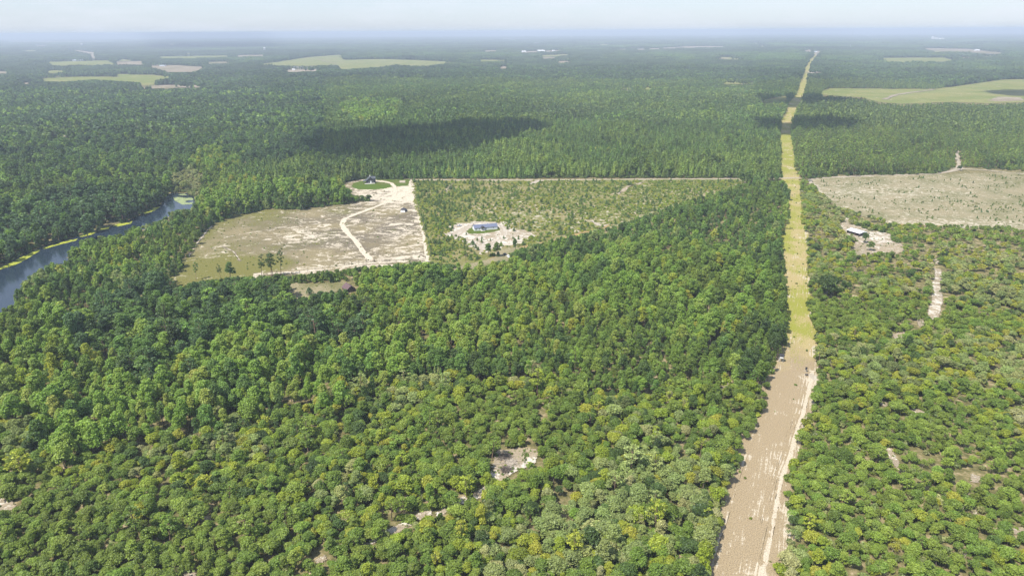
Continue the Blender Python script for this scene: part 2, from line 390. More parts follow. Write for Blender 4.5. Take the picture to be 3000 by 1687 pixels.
# forest types by outline; later ones win
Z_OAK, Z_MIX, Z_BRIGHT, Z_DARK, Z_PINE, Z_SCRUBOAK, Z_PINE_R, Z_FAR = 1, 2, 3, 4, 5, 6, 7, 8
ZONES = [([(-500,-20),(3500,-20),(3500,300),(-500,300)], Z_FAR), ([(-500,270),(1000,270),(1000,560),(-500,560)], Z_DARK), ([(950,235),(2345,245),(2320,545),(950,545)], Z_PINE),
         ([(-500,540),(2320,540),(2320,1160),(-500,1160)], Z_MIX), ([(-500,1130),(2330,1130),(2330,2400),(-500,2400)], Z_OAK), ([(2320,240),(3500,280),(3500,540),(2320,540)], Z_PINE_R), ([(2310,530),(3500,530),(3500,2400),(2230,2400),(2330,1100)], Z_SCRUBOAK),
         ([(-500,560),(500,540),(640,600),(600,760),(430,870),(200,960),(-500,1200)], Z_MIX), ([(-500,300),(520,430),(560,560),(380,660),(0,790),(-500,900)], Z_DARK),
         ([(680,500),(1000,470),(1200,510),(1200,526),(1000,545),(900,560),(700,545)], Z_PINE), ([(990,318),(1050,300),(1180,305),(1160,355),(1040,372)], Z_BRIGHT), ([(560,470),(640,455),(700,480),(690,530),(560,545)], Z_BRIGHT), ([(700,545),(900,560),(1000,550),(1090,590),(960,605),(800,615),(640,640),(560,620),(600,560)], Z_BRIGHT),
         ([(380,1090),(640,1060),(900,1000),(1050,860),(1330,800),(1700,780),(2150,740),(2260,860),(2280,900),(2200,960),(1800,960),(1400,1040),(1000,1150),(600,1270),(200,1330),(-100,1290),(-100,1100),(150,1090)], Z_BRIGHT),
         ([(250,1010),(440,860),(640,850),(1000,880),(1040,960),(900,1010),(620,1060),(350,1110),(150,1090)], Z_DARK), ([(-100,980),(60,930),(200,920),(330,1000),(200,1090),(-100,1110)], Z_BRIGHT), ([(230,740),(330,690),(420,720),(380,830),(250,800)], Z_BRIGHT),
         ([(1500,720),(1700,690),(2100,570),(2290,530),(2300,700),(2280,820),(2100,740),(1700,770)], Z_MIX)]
RX0, RY0, RSC = -500, 40, 2.0
RNX, RNY = 2000, 1180
CLEAR = np.zeros((RNY, RNX), bool)
ZONE = np.full((RNY, RNX), Z_MIX, np.int8)
def raster(poly, arr, val):
    p = np.array(poly, float)
    i0, i1 = int(max((p[:, 0].min()-RX0)/RSC, 0)), int(min((p[:, 0].max()-RX0)/RSC+2, RNX))
    j0, j1 = int(max((p[:, 1].min()-RY0)/RSC, 0)), int(min((p[:, 1].max()-RY0)/RSC+2, RNY))
    if i1 <= i0 or j1 <= j0: return
    X, Y = np.meshgrid(RX0+(np.arange(i0, i1)+.5)*RSC, RY0+(np.arange(j0, j1)+.5)*RSC)
    arr[j0:j1, i0:i1][inside(poly, X, Y)] = val
for p_ in CLEAR_POLYS: raster(p_, CLEAR, True)
for p_, z_ in ZONES: raster(p_, ZONE, z_)
def look(arr, px, py):
    i = np.clip(((px-RX0)/RSC).astype(int), 0, RNX-1); j = np.clip(((py-RY0)/RSC).astype(int), 0, RNY-1)
    return arr[j, i]

# ------------------------------------------------------------------ ground
def graded(lo, hi):
    s = [0, 60, 120, 200, 300, 420, 560, 720, 900, 1150, 1500, 2000, 2700, 3600, 4800, 6500, 9000, 13000, 19000, 28000, 42000, 60000]
    return np.array(sorted(set([-v for v in s if -v >= lo]+[v for v in s if v <= hi])), float)
gx, gy = graded(-60000, 60000), graded(-900, 60000)
X_, Y_ = np.meshgrid(gx, gy)
V_ = np.stack([X_.ravel(), Y_.ravel(), np.zeros(X_.size)], 1)
i_ = np.arange(len(gy)-1)[:, None]*len(gx)+np.arange(len(gx)-1)[None, :]
F_ = np.stack([i_, i_+1, i_+1+len(gx), i_+len(gx)], -1).reshape(-1, 4)

def mat_ground():
    m, n, l = new_mat('forest_floor')
    out, b = n.new('ShaderNodeOutputMaterial'), n.new('ShaderNodeBsdfDiffuse')
    geo = n.new('ShaderNodeNewGeometry')
    def noise(scale, detail):
        z = n.new('ShaderNodeTexNoise'); z.inputs['Scale'].default_value = scale; z.inputs['Detail'].default_value = detail
        z.inputs['Roughness'].default_value = 0.65
        l.new(geo.outputs['Position'], z.inputs['Vector']); return z.outputs['Fac']
    def ramp(f, pts):
        r = n.new('ShaderNodeValToRGB'); e = r.color_ramp.elements
        e[0].position, e[0].color = pts[0][0], pts[0][1]+(1,)
        e[1].position, e[1].color = pts[-1][0], pts[-1][1]+(1,)
        for p, c in pts[1:-1]: q = e.new(p); q.color = c+(1,)
        l.new(f, r.inputs['Fac']); return r.outputs['Color']
    near = ramp(noise(0.35, 6), [(0.3, (0.055, 0.060, 0.022)), (0.5, (0.15, 0.135, 0.06)), (0.60, (0.26, 0.21, 0.12)), (0.70, (0.44, 0.37, 0.26))])
    far = ramp(noise(0.0011, 7), [(0.34, (0.022, 0.034, 0.020)), (0.50, (0.030, 0.046, 0.024)), (0.60, (0.042, 0.060, 0.030)), (0.70, (0.10, 0.12, 0.06)), (0.78, (0.20, 0.19, 0.12))])
    ln = n.new('ShaderNodeVectorMath'); ln.operation = 'LENGTH'; l.new(geo.outputs['Position'], ln.inputs[0])
    mr = n.new('ShaderNodeMapRange'); mr.inputs['From Min'].default_value = 1500; mr.inputs['From Max'].default_value = 3500
    l.new(ln.outputs['Value'], mr.inputs['Value'])
    mx = n.new('ShaderNodeMix'); mx.data_type = 'RGBA'
    l.new(mr.outputs['Result'], mx.inputs['Factor']); l.new(near, mx.inputs['A']); l.new(far, mx.inputs['B'])
    l.new(mx.outputs['Result'], b.inputs['Color']); l.new(b.outputs['BSDF'], out.inputs['Surface'])
    return m
tag(link('ground', np_mesh('ground', V_, F_), mat_ground()), kind='structure')

_layer = [0.0]
def next_z(step=0.004):
    _layer[0] += step; return _layer[0]

def region(name, poly, mat, spacing, sd=0.0, gr=0.3, grow=(6, 10), jit=4.0, z=None):
    """an irregular sheet of open ground inside an outline (grown a little under the trees on its near side)"""
    P = np.array(poly, float)
    Wd = unproj(P[:, 0], P[:, 1])
    x0, x1, y0, y1 = Wd[:, 0].min()-8, Wd[:, 0].max()+8, Wd[:, 1].min()-30, Wd[:, 1].max()+8
    nx, ny = int((x1-x0)/spacing)+2, int((y1-y0)/spacing)+2
    gx, gy = x0+np.arange(nx)*spacing, y0+np.arange(ny)*spacing
    X, Y = np.meshgrid(gx, gy)
    px, py, _ = proj(np.stack([X.ravel(), Y.ravel(), np.zeros(X.size)], 1))
    px, py = px.reshape(X.shape), py.reshape(X.shape)
    cxp = (px[:-1, :-1]+px[1:, 1:])/2+(vnoise(X[:-1, :-1]/5, Y[:-1, :-1]/5, 3)-.5)*jit*2
    cyp = (py[:-1, :-1]+py[1:, 1:])/2+(vnoise(X[:-1, :-1]/5, Y[:-1, :-1]/5, 9)-.5)*jit
    k = np.zeros(cxp.shape, bool)
    for ox, oy in ((0, 0), (-grow[0], 0), (grow[0], 0), (0, -grow[1]), (0, -grow[1]*.5)):
        k |= inside(poly, cxp+ox, cyp+oy)
    jj, ii = np.nonzero(k)
    q = np.stack([jj*nx+ii, jj*nx+ii+1, (jj+1)*nx+ii+1, (jj+1)*nx+ii], 1)
    u, inv = np.unique(q, return_inverse=True)
    jx = (np.random.RandomState(5).rand(len(u), 2)-.5)*spacing*.5
    V = np.stack([X.ravel()[u]+jx[:, 0], Y.ravel()[u]+jx[:, 1], np.full(len(u), next_z() if z is None else z)], 1)
    a = (px.ravel()[u], py.ravel()[u], V[:, 0], V[:, 1])
    f = lambda q_: q_(*a) if callable(q_) else np.full(len(u), q_)
    return tag(link(name, np_mesh(name, V, inv.reshape(q.shape), {'sd': f(sd), 'gr': f(gr)}), M[mat]), kind='structure')

def lerp_line(pts, n):
    p = np.array(pts, float)
    Wp = unproj(p[:, 0], p[:, 1])[:, :2]
    d = np.r_[0, np.cumsum(np.linalg.norm(np.diff(Wp, axis=0), axis=1))]
    t = np.linspace(0, d[-1], n)
    q = np.stack([np.interp(t, d, Wp[:, 0]), np.interp(t, d, Wp[:, 1])], 1)
    for _ in range(3): q[1:-1] = (q[:-2]+2*q[1:-1]+q[2:])/4
    return q, d[-1]

def ribbon(name, pts, width, mat, sd=0.6, gr=0.0, step=1.5, rag=0.25, cols=7, z=None, soft=1.1):
    """a track along a polyline of pixels, with ragged edges"""
    _, L = lerp_line(pts, 8)
    n = max(int(L/step), 6)
    q, _ = lerp_line(pts, n)
    t = np.gradient(q, axis=0); t /= np.linalg.norm(t, axis=1)[:, None]+1e-9
    nrm = np.stack([-t[:, 1], t[:, 0]], 1)
    V, zz = [], next_z() if z is None else z
    for c in range(cols):
        s = c/(cols-1)-.5
        w = width*s + (rag*width*(vnoise(np.arange(n)*step*.22, np.full(n, c*7.3), 11)-.5)*2 if c in (0, cols-1) else 0)
        V.append(np.c_[q+nrm*np.asarray(w).reshape(-1, 1), np.full(n, zz)])
    V = np.stack(V, 1).reshape(-1, 3)
    i = np.arange(n-1)[:, None]*cols+np.arange(cols-1)[None, :]
    F = np.stack([i, i+cols, i+cols+1, i+1], -1).reshape(-1, 4)
    return tag(link(name, np_mesh(name, V, F, {'sd': np.tile(sd-soft*np.abs(np.linspace(-1, 1, cols))**2.2, n), 'gr': np.full(len(V), gr), 'dt': np.full(len(V), .8 if mat == 'strip' else 0)}), M[mat]), kind='structure')

# the cleared strip that runs to the horizon
def build_strip():
    ys = np.r_[np.arange(2100, 1000, -7.), np.arange(1000, 500, -3.), np.arange(500, 155, -1.5)]
    l, r = np.array(STRIP_L, float), np.array(STRIP_R, float)
    xl = np.interp(ys, l[::-1, 1], l[::-1, 0]); xr = np.interp(ys, r[::-1, 1], r[::-1, 0])
    A, B = unproj(xl, ys), unproj(xr, ys)
    A[:, 0] -= 3.2; B[:, 0] += 2.2
    n = 30; t = np.linspace(0, 1, n)
    V = A[:, None, :]*(1-t)[None, :, None]+B[:, None, :]*t[None, :, None]
    V[:, :, 2] = next_z()
    py = np.repeat(ys[:, None], n, 1); T = np.repeat(t[None, :], len(ys), 0)
    def bump(a, b, s): return np.clip((py-a)/s, 0, 1)*np.clip((b-py)/s, 0, 1)
    gr = -.5+1.08*np.clip((1130-py)/220, 0, 1)+.5*bump(840, 1070, 110)+.5*bump(630, 755, 45)*np.clip((.62-T)/.2, 0, 1)+.15*bump(380, 520, 25)-.22*bump(730, 860, 45)-.12*bump(525, 630, 30)+1.1*(fbm(V[:, :, 0]/8, V[:, :, 1]/16, 71)-.5)
    sd = -.12+.28*np.clip((py-1060)/60, 0, 1)*np.clip((T-.45)/.3, 0, 1)-.25*bump(870, 1000, 25)+.35*np.clip((T-.86)/.05, 0, 1)*np.clip((py-600)/60, 0, 1)
    i = np.arange(len(ys)-1)[:, None]*n+np.arange(n-1)[None, :]
    F = np.stack([i, i+1, i+n+1, i+n], -1).reshape(-1, 4)
    tag(link('cleared_strip', np_mesh('cleared_strip', V.reshape(-1, 3), F, {'gr': gr.ravel(), 'sd': sd.ravel(), 'dt': (np.clip((py-990+90*(fbm(V[:, :, 0]/7, V[:, :, 1]/12, 73)-.5))/130, 0, 1)*1.4-.55).ravel()}), M['strip']), kind='structure')
build_strip()
RT = [(2190,1850),(2233,1687),(2261,1552),(2288,1405),(2310,1350),(2337,1253),(2358,1193),(2374,1117),(2380,1085)]
ribbon('wheel_track', RT, 1.7, 'strip', 1.15, -.4, .8, .25)
ribbon('wheel_track', [(x-22*(y/1687)**2, y) for x, y in RT[:-1]], 0.9, 'strip', .55, -.3, .8, .3)
ribbon('wheel_track', [(x-44*(y/1687)**2, y) for x, y in RT[2:-1]], 0.8, 'strip', .4, -.3, .8, .3)
ribbon('wheel_track', [(2052,1800),(2092,1620),(2126,1530),(2158,1420),(2192,1310),(2222,1235)], 1.0, 'strip', .5, -.3, .8, .3)
region('bare_sand', [(2370,1096),(2382,1092),(2396,1106),(2388,1112),(2374,1104)], 'sandroad', .35, .6, 0, (1, 1), 2)
region('bare_sand', [(2368,1036),(2384,1010),(2389,1016),(2388,1040),(2376,1046)], 'strip', .35, .5, 0, (1, 1), 2)

# the big open field with its driveway
def f_gr(px, py, x, y):
    u = np.clip((px-520)/560, 0, 1)
    g = .85-.85*u**.8
    g += .45*np.clip((px-560)/60, 0, 1)*np.clip((905-px)/80, 0, 1)*np.clip((py-738)/25, 0, 1)
    g += .35*np.clip((1080-px)/80, 0, 1)*np.clip((640-py)/25, 0, 1)*np.clip((px-620)/60, 0, 1)
    g -= .6*np.clip((px-1050)/40, 0, 1)*np.clip((612-py)/12, 0, 1)
    return g
def f_sd(px, py, x, y):
    s = -.10+.30*np.clip((px-700)/250, 0, 1)
    s += .55*np.exp(-((py-(806-(px-742)*.095))/11)**2)*np.clip((px-735)/20, 0, 1)
    s += .4*np.exp(-((px-645)/70)**2-((py-738)/22)**2)+.45*np.exp(-((px-880)/80)**2-((py-690)/22)**2)
    s += .5*np.clip((600-py)/14, 0, 1)*np.clip((px-1030)/30, 0, 1)
    s += .25*np.clip((px-1100)/60, 0, 1)
    s -= .5*np.exp(-((px-1172)/40)**2-((py-632)/12)**2)+.3*np.exp(-((px-1100)/45)**2-((py-714)/14)**2)
    s -= .35*np.clip((px-560)/60, 0, 1)*np.clip((905-px)/80, 0, 1)*np.clip((py-745)/20, 0, 1)*np.clip((800-py)/8, 0, 1)
    return s
region('field', FIELD, 'field', 1.2, f_sd, f_gr)
region('lawn', [(1104,525),(1201,526),(1195,545),(1156,546),(1150,538),(1138,532),(1120,529),(1104,529)], 'lawn', .9, -1, .6, (1, 0), 1.5)
region('lawn', [(1148,547),(1124,553),(1087,556),(1052,555),(1030,547),(1035,536),(1064,530),(1103,532),(1128,534),(1142,539)], 'lawn', .9, -1, .55, (1, 0), 1.5)
region('gravel_pad', [(1171,529),(1187,529),(1188,535),(1170,535)], 'sandroad', .9, .2, 0, (0, 0), .5)
DRIVE = [(1086,774),(1083,758),(1065,738),(1040,704),(1012,676),(1001,657),(1010,641),(1040,629),(1071,617),(1121,598),(1150,583),(1158,564),(1157,548),(1147,537),(1120,531),(1101,530)]
ribbon('driveway', DRIVE, 3.6, 'field', 2.0, 0, 1.2, .12, soft=1.6)
ribbon('sand_track', [(1211,534),(1214,560),(1221,604),(1232,650),(1241,690),(1247,730),(1251,758)], 2.6, 'field', 1.3, 0, 1.5, .3)
ribbon('sand_track', [(742,806),(800,801),(880,796),(960,788),(1040,776),(1085,770),(1150,768),(1245,762)], 6, 'field', .75, .2, 1.5, .3)
ribbon('sand_track', [(551,754),(570,722),(590,697),(606,675),(622,662)], 2.2, 'field', .75, 0, 1.5, .4)
ribbon('sand_track', [(655,697),(720,684),(800,672),(900,658),(985,652)], 1.8, 'field', .55, 0, 1.5, .4)
ribbon('sand_track', [(600,730),(650,722),(682,735),(705,765)], 1.5, 'field', .6, 0, 1.5, .4)

# young scrub between the field and the strip, with the dirt road behind it
def s_gr(px, py, x, y): return .5+.25*np.clip((px-1500)/400, 0, 1)+.3*np.clip((1420-px)/120, 0, 1)*np.clip((660-py)/40, 0, 1)
def s_sd(px, py, x, y): return -.02+.20*np.exp(-((px-1560)/260)**2-((py-640)/50)**2)+.12*np.clip((px-1700)/200, 0, 1)-.25*np.clip((1400-px)/80, 0, 1)
region('scrubland', SCRUB, 'scrub', 1.6, s_sd, s_gr)
region('sand_yard', HOUSEYARD, 'yard', .9, .55, .2, (10, 10), 12)
region('lawn', [(1364,677),(1381,668),(1388,662),(1456,662),(1467,675),(1449,680),(1412,684),(1374,685)], 'lawn', .6, -.75, .45, (1, 0), 3)
ribbon('driveway', [(1303,686),(1325,684),(1345,679),(1360,671),(1378,663),(1384,654),(1400,651),(1449,653),(1470,662),(1479,672),(1482,690)], 4.0, 'sandroad', .6, 0, 1, .3)
ribbon('driveway', [(1472,697),(1450,708),(1432,718)], 2.6, 'sandroad', .5, 0, 1, .15)
ribbon('driveway', [(1336,699),(1340,686),(1352,678)], 4.5, 'sandroad', .6, 0, 1, .3)
region('bare_sand', [(1393,722),(1408,712),(1420,714),(1418,735),(1408,742)], 'sandroad', .7, .5, 0, (2, 2), 3)
region('bare_sand', [(1366,706),(1380,716),(1383,722),(1374,720)], 'sandroad', .7, .5, 0, (2, 2), 3)
region('bare_sand', [(1490,676),(1530,671),(1556,684),(1540,690),(1500,688)], 'yard', .7, .35, .1, (2, 2), 3)
region('bare_sand', [(1430,684),(1452,680),(1462,690),(1440,694)], 'yard', .7, .4, .1, (2, 2), 3)
ribbon('dirt_road', [(1205,527.5),(1400,528.5),(1600,528),(1800,526.5),(2000,525),(2190,524),(2300,522),(2345,522)], 4.2, 'sandroad', .1, .3, 4, .3)
ribbon('dirt_road', [(1550,543),(1563,536),(1574,531),(1592,528)], 4.0, 'sandroad', .5, 0, 2, .4)
ribbon('sand_track', [(1812,568),(1832,553),(1850,544),(1884,534)], 3.0, 'yard', .4, .1, 2, .7)
ribbon('sand_track', [(1731,646),(1745,655),(1762,663),(1793,657)], 2.4, 'sandroad', .5, 0, 2, .4)
ribbon('sand_track', [(1308,565),(1314,552),(1328,538)], 2.5, 'yard', .4, .1, 2, .7)
ribbon('dirt_road', [(1225,800),(1320,793),(1362,783),(1420,770),(1470,741),(1492,733),(1520,727),(1640,702),(1762,668),(1795,659)], 3.6, 'clayroad', .1, .1, 1.5, .2)
region('roadside_grass', ROAD_CLEAR, 'cutover', .8, -.2, .35)

# cut-over ground and the roads right of the strip
def c_sd(px, py, x, y): return .08+.22*np.exp(-((py-565)/22)**2)*np.clip((2900-px)/200, 0, 1)+.35*np.clip((py-638)/14, 0, 1)-.15*np.clip((px-2850)/150, 0, 1)
region('cutover_ground', CUTOVER, 'cutover', 1.6, c_sd, lambda px, py, x, y: .2+.25*np.clip((540-py)/20, 0, 1))
ribbon('dirt_road', [(2398,558),(2386,545),(2374,532),(2372,526),(2400,522),(2452,519),(2600,514),(2738,510),(2785,503),(2806,496)], 4.5, 'sandroad', .1, .3, 3, .25)
ribbon('dirt_road', [(2812,500),(2810,480),(2803,458),(2804,440)], 4.5, 'sandroad', .3, .1, 3, .3)
ribbon('dirt_road', [(2752,492),(2800,494),(2840,496),(2920,502),(2994,510),(3100,520)], 4.0, 'sandroad', -.1, .3, 3, .3)
ribbon('dirt_road', [(2590,653),(2614,657),(2660,660),(2716,661),(2760,663)], 2.6, 'clayroad', .1, 0, 2, .2)
def b_sd(px, py, x, y): return .25+.5*np.exp(-((px-2575)/28)**2-((py-696)/13)**2)-.6*np.exp(-((px-2512)/16)**2-((py-724)/9)**2)-.25*np.clip((py-715)/15, 0, 1)
region('sand_yard', BARNYARD, 'yard', .6, b_sd, .25)
def t_reg(poly, sd=.5, gr=.1): region('bare_sand', poly, 'yard', .4, sd, gr, (3, 3), 6)
region('bare_sand', TRACK_RIGHT, 'yard', .5, .45, .1, (1, 2), 5)
for g_ in GAPS: t_reg(g_, (.4 if 1050 < g_[0][0] < 1400 else .2))
def l_sd(px, py, x, y): return -.1+.8*np.exp(-((py-(1395-(px-1465)*.45))/14)**2)
region('log_clearing', LOG_CLEAR, 'yard', .4, l_sd, .05, (3, 4), 5)
region('meadow', REDBARN_CLEAR, 'cutover', .7, -.4, .55)
region('meadow', SMALL_CLEAR, 'cutover', .7, -.2, -.2)

# farmland far behind
for k_, (poly, mt, sd_, gr_) in enumerate(FAR_FIELDS):
    P_ = np.array(poly, float)
    Wp_ = unproj(P_[:, 0], P_[:, 1])
    Q_ = []
    rs_ = np.random.RandomState(k_)
    for a_, b_ in zip(Wp_, np.roll(Wp_, -1, 0)):
        for t_ in np.linspace(0, 1, 10)[:-1]:
            Q_.append(a_+(b_-a_)*t_+np.r_[(rs_.rand(2)-.5)*np.linalg.norm(b_-a_)*.045, 0])
    Q_ = np.array(Q_); Q_[:, 2] = 0.35+.01*k_
    tri = tessellate_polygon([[Vector(v) for v in Q_]])
    tag(link('farm_field', np_mesh('farm_field', Q_, [tuple(t) for t in tri], {'sd': np.full(len(Q_), sd_), 'gr': np.full(len(Q_), gr_)}), M[mt]), kind='structure')
ribbon('farm_track', [(2593,293),(2621,280),(2660,274),(2738,264)], 9, 'tan', .6, 0, 12, .4, z=1.1)
ribbon('farm_track', [(930,174),(955,181),(985,188)], 9, 'tan', .6, 0, 12, .3, z=1.15)

# the creek
def mat_water():
    m, n, l = new_mat('creek_water')
    out, b = n.new('ShaderNodeOutputMaterial'), n.new('ShaderNodeBsdfPrincipled')
    b.inputs['Base Color'].default_value = (0.016, 0.028, 0.044, 1); b.inputs['Roughness'].default_value = 0.12; b.inputs['IOR'].default_value = 1.333
    geo, z, bp = n.new('ShaderNodeNewGeometry'), n.new('ShaderNodeTexNoise'), n.new('ShaderNodeBump')
    z.inputs['Scale'].default_value = 0.8; z.inputs['Detail'].default_value = 4
    bp.inputs['Strength'].default_value = 0.05; bp.inputs['Distance'].default_value = 0.3
    l.new(geo.outputs['Position'], z.inputs['Vector']); l.new(z.outputs['Fac'], bp.inputs['Height']); l.new(bp.outputs['Normal'], b.inputs['Normal'])
    l.new(b.outputs['BSDF'], out.inputs['Surface'])
    return m
M['water'] = mat_water()
region('creek_water', WATER, 'water', 1.5, grow=(4, 14), jit=3, z=0.02)
M['weed'] = mat_plain('duckweed', (0.33, 0.36, 0.04), 0.7, 0.2, var=0.35, scale=0.5)
M['weed_pale'] = mat_plain('pale_duckweed', (0.25, 0.30, 0.13), 0.6, 0.3, var=0.25, scale=0.5)
def weed(poly, mt, th, sp=.5):
    P = np.array(poly, float); Wd = unproj(P[:, 0], P[:, 1])
    xs, ys = np.arange(Wd[:, 0].min(), Wd[:, 0].max(), sp), np.arange(Wd[:, 1].min(), Wd[:, 1].max(), sp)
    X, Y = np.meshgrid(xs, ys); px, py, _ = proj(np.stack([X.ravel(), Y.ravel(), X.ravel()*0], 1))
    k = inside(poly, px, py) & (fbm(X.ravel()/7, Y.ravel()/4, 21) > th)
    c = np.stack([X.ravel()[k], Y.ravel()[k]], 1)
    rs = np.random.RandomState(3); n = len(c); r = sp*(.45+.35*rs.rand(n)); a0 = rs.rand(n)*6.28
    V = np.stack([np.c_[c+r[:, None]*np.stack([np.cos(a0+k2*1.0472), np.sin(a0+k2*1.0472)], 1), .03+.006*rs.rand(n)] for k2 in range(6)], 1).reshape(-1, 3)
    return V, np.arange(n*6).reshape(-1, 6), mt
WE = [[(-200,850),(0,784),(60,755),(112,731),(119,733),(90,752),(50,774),(0,790),(-200,870)], [(122,727),(160,716),(200,704),(228,699),(222,705),(170,718),(128,730)], [(228,692),(255,683),(282,678),(276,686),(240,694)],
      [(282,674),(306,667),(322,664),(318,670),(290,677)], [(328,662),(352,654),(388,648),(384,655),(345,664)], [(418,622),(450,608),(470,606),(455,616),(425,628)], [(285,692),(300,691),(296,695),(286,696)]]
for nm, polys, mt, th in (('duckweed', WE, 'weed', .22), ('pale_duckweed', [[(505,572),(540,568),(566,582),(564,598),(535,600),(512,588)]], 'weed_pale', .42)):
    vs_, fs_, b_ = [], [], 0
    for p_ in polys:
        v_, f_, _ = weed(p_, mt, th); vs_.append(v_); fs_.append(f_+b_); b_ += len(v_)
    tag(link(nm, np_mesh(nm, np.concatenate(vs_), np.concatenate(fs_)), M[mt]),
        'yellow-green mat of duckweed floating along the far bank of the creek' if nm == 'duckweed' else 'pale green floating weed at the narrow far end of the creek', 'water weed', kind='stuff')
# ------------------------------------------------------------------ tree models
def unit(v): return v/(np.linalg.norm(v, axis=-1, keepdims=True)+1e-9)

def leaf_quads(P, N, S, rs, asp=1.0):
    """one small quad at each point, facing N"""
    n = len(P)
    t = unit(np.cross(N, unit(rs.randn(n, 3)))); b = np.cross(N, t)
    t, b = t*(S*.5)[:, None], b*(S*.5*asp)[:, None]
    V = np.stack([P-t-b*.6, P+t*.7-b, P+t+b*.7, P-t*.6+b], 1).reshape(-1, 3)
    lv = np.repeat(np.clip(1+.22*rs.randn(n), .5, 1.6), 4)
    return V, np.arange(4*n).reshape(-1, 4), lv

def quad_sphere(c, r, rs, k=2, rough=.12):
    V, F = [], []
    for ax in range(3):
        for sg in (-1, 1):
            b = len(V)
            for i in range(k+1):
                for j in range(k+1):
                    p = np.zeros(3); p[ax] = sg; p[(ax+1) % 3] = (2*i/k-1)*sg; p[(ax+2) % 3] = 2*j/k-1
                    V.append(unit(p))
            for i in range(k):
                for j in range(k):
                    F.append((b+i*(k+1)+j, b+(i+1)*(k+1)+j, b+(i+1)*(k+1)+j+1, b+i*(k+1)+j+1))
    V = np.array(V)
    w = 1+rough*np.sin(V@rs.randn(3)*4+rs.rand()*6)+rough*.7*np.sin(V@rs.randn(3)*7+rs.rand()*6)
    V = V*w[:, None]*np.asarray(r)+np.asarray(c)
    return V, np.array(F), np.ones(len(V))

def cat_parts(parts):
    V, F, L, b = [], [], [], 0
    for v, f, l_ in parts:
        V.append(v); F.append(f+b); L.append(l_); b += len(v)
    return np.concatenate(V), np.concatenate(F), np.concatenate(L)

def broad_crown(rs, n, leaf, R, z0, z1, K=13, core=.66, blob=(.34, .5), top=0.0):
    """a lumpy crown: leaf clumps on the surfaces of several overlapping boughs"""
    zc, rz = (z0+z1)/2, (z1-z0)/2
    d = unit(rs.randn(K, 3)); d[:, 2] = np.where(d[:, 2] < -.45, -d[:, 2], d[:, 2]); d[0] = (0, 0, 1)
    br = R*(blob[0]+(blob[1]-blob[0])*rs.rand(K))
    sh = np.maximum(1-br/R, .25)*(.85+.25*rs.rand(K))
    c = np.stack([d[:, 0]*R*sh, d[:, 1]*R*sh, zc+d[:, 2]*(rz-br*.7)*(.9+.2*rs.rand(K))], 1)
    if top: c[:, :2] *= (1-top*np.clip((c[:, 2]-zc)/rz, 0, 1))[:, None]
    m = n*4
    k = rs.choice(K, m, p=br**2/np.sum(br**2)); dr = unit(rs.randn(m, 3)); dr[:, 2] = np.where(dr[:, 2] < -.35, -dr[:, 2], dr[:, 2])
    P = c[k]+dr*(br[k]*(.76+.58*rs.rand(m)**1.7))[:, None]
    dist = np.linalg.norm(P[:, None, :]-c[None], axis=2)/br[None]
    ok = np.nonzero((dist < .72).sum(1) == 0)[0][:n]
    P, dr = P[ok], dr[ok]
    N = unit(dr*.5+np.array([0, 0, .38])+.55*rs.randn(len(P), 3))
    parts = [leaf_quads(P, N, leaf*(.7+.7*rs.rand(len(P))), rs, .8)]
    if core: parts.append(quad_sphere((0, 0, zc+.08*rz), (R*core, R*core, rz*core), rs))
    return cat_parts(parts)

def pine_crown(rs, n, leaf, h, z0, R, pw=.75, conical=True, core=True):
    parts = []
    t = rs.rand(n)**(.8 if conical else .6)
    z = z0+(h-z0)*t
    r = R*np.maximum(1-t, .04)**pw if conical else R*np.sqrt(np.clip(1-(2*t-.95)**2, .06, 1))*(.5+.5*np.round(rs.rand(n)*1.0))
    a = rs.rand(n)*6.283
    lay = np.sin(z*(7.0/(h-z0+.1))*6.28+a*2)*.12
    r = r*(.72+.42*rs.rand(n)+lay)
    P = np.stack([r*np.cos(a), r*np.sin(a), z], 1)
    N = unit(np.stack([np.cos(a)*.8, np.sin(a)*.8, np.full(n, .55)], 1)+.45*rs.randn(n, 3))
    parts.append(leaf_quads(P, N, leaf*(.7+.6*rs.rand(n)), rs, .7))
    if core:
        v, f, l_ = quad_sphere((0, 0, 0), (1, 1, 1), rs)
        tt = np.clip((v[:, 2]+1)/2, 0, 1)
        rr = R*.62*np.maximum(1-tt, .02)**pw if conical else R*.5*np.sqrt(np.clip(1-(2*tt-1)**2, 0, 1))
        nn = np.maximum(np.linalg.norm(v[:, :2], axis=1), 1e-6)
        v = np.stack([v[:, 0]/nn*rr, v[:, 1]/nn*rr, z0+(h-z0)*.93*tt], 1)
        parts.append((v, f, l_))
    return cat_parts(parts)

def tufted_crown(rs, n, leaf, h, z0, R, K=15):
    """old pine: separate tufts on a tall bare trunk"""
    t = np.sort(rs.rand(K)); t[-1] = 1.0
    a = np.arange(K)*2.4+rs.rand(K)
    rad = R*np.sqrt(np.clip(1-(1.7*t-.75)**2, .05, 1))*(.55+.45*rs.rand(K)); rad[-1] = .1
    c = np.stack([rad*np.cos(a), rad*np.sin(a), z0+(h-.5-z0)*t], 1)
    br = R*(.28+.16*rs.rand(K))
    k = rs.randint(0, K, n); d = unit(rs.randn(n, 3))
    P = c[k]+d*np.array([1, 1, .62])*(br[k]*(.6+.5*rs.rand(n)))[:, None]
    N = unit(d*.7+np.array([0, 0, .35])+.5*rs.randn(n, 3))
    return leaf_quads(P, N, leaf*(.7+.6*rs.rand(n)), rs, .6), c

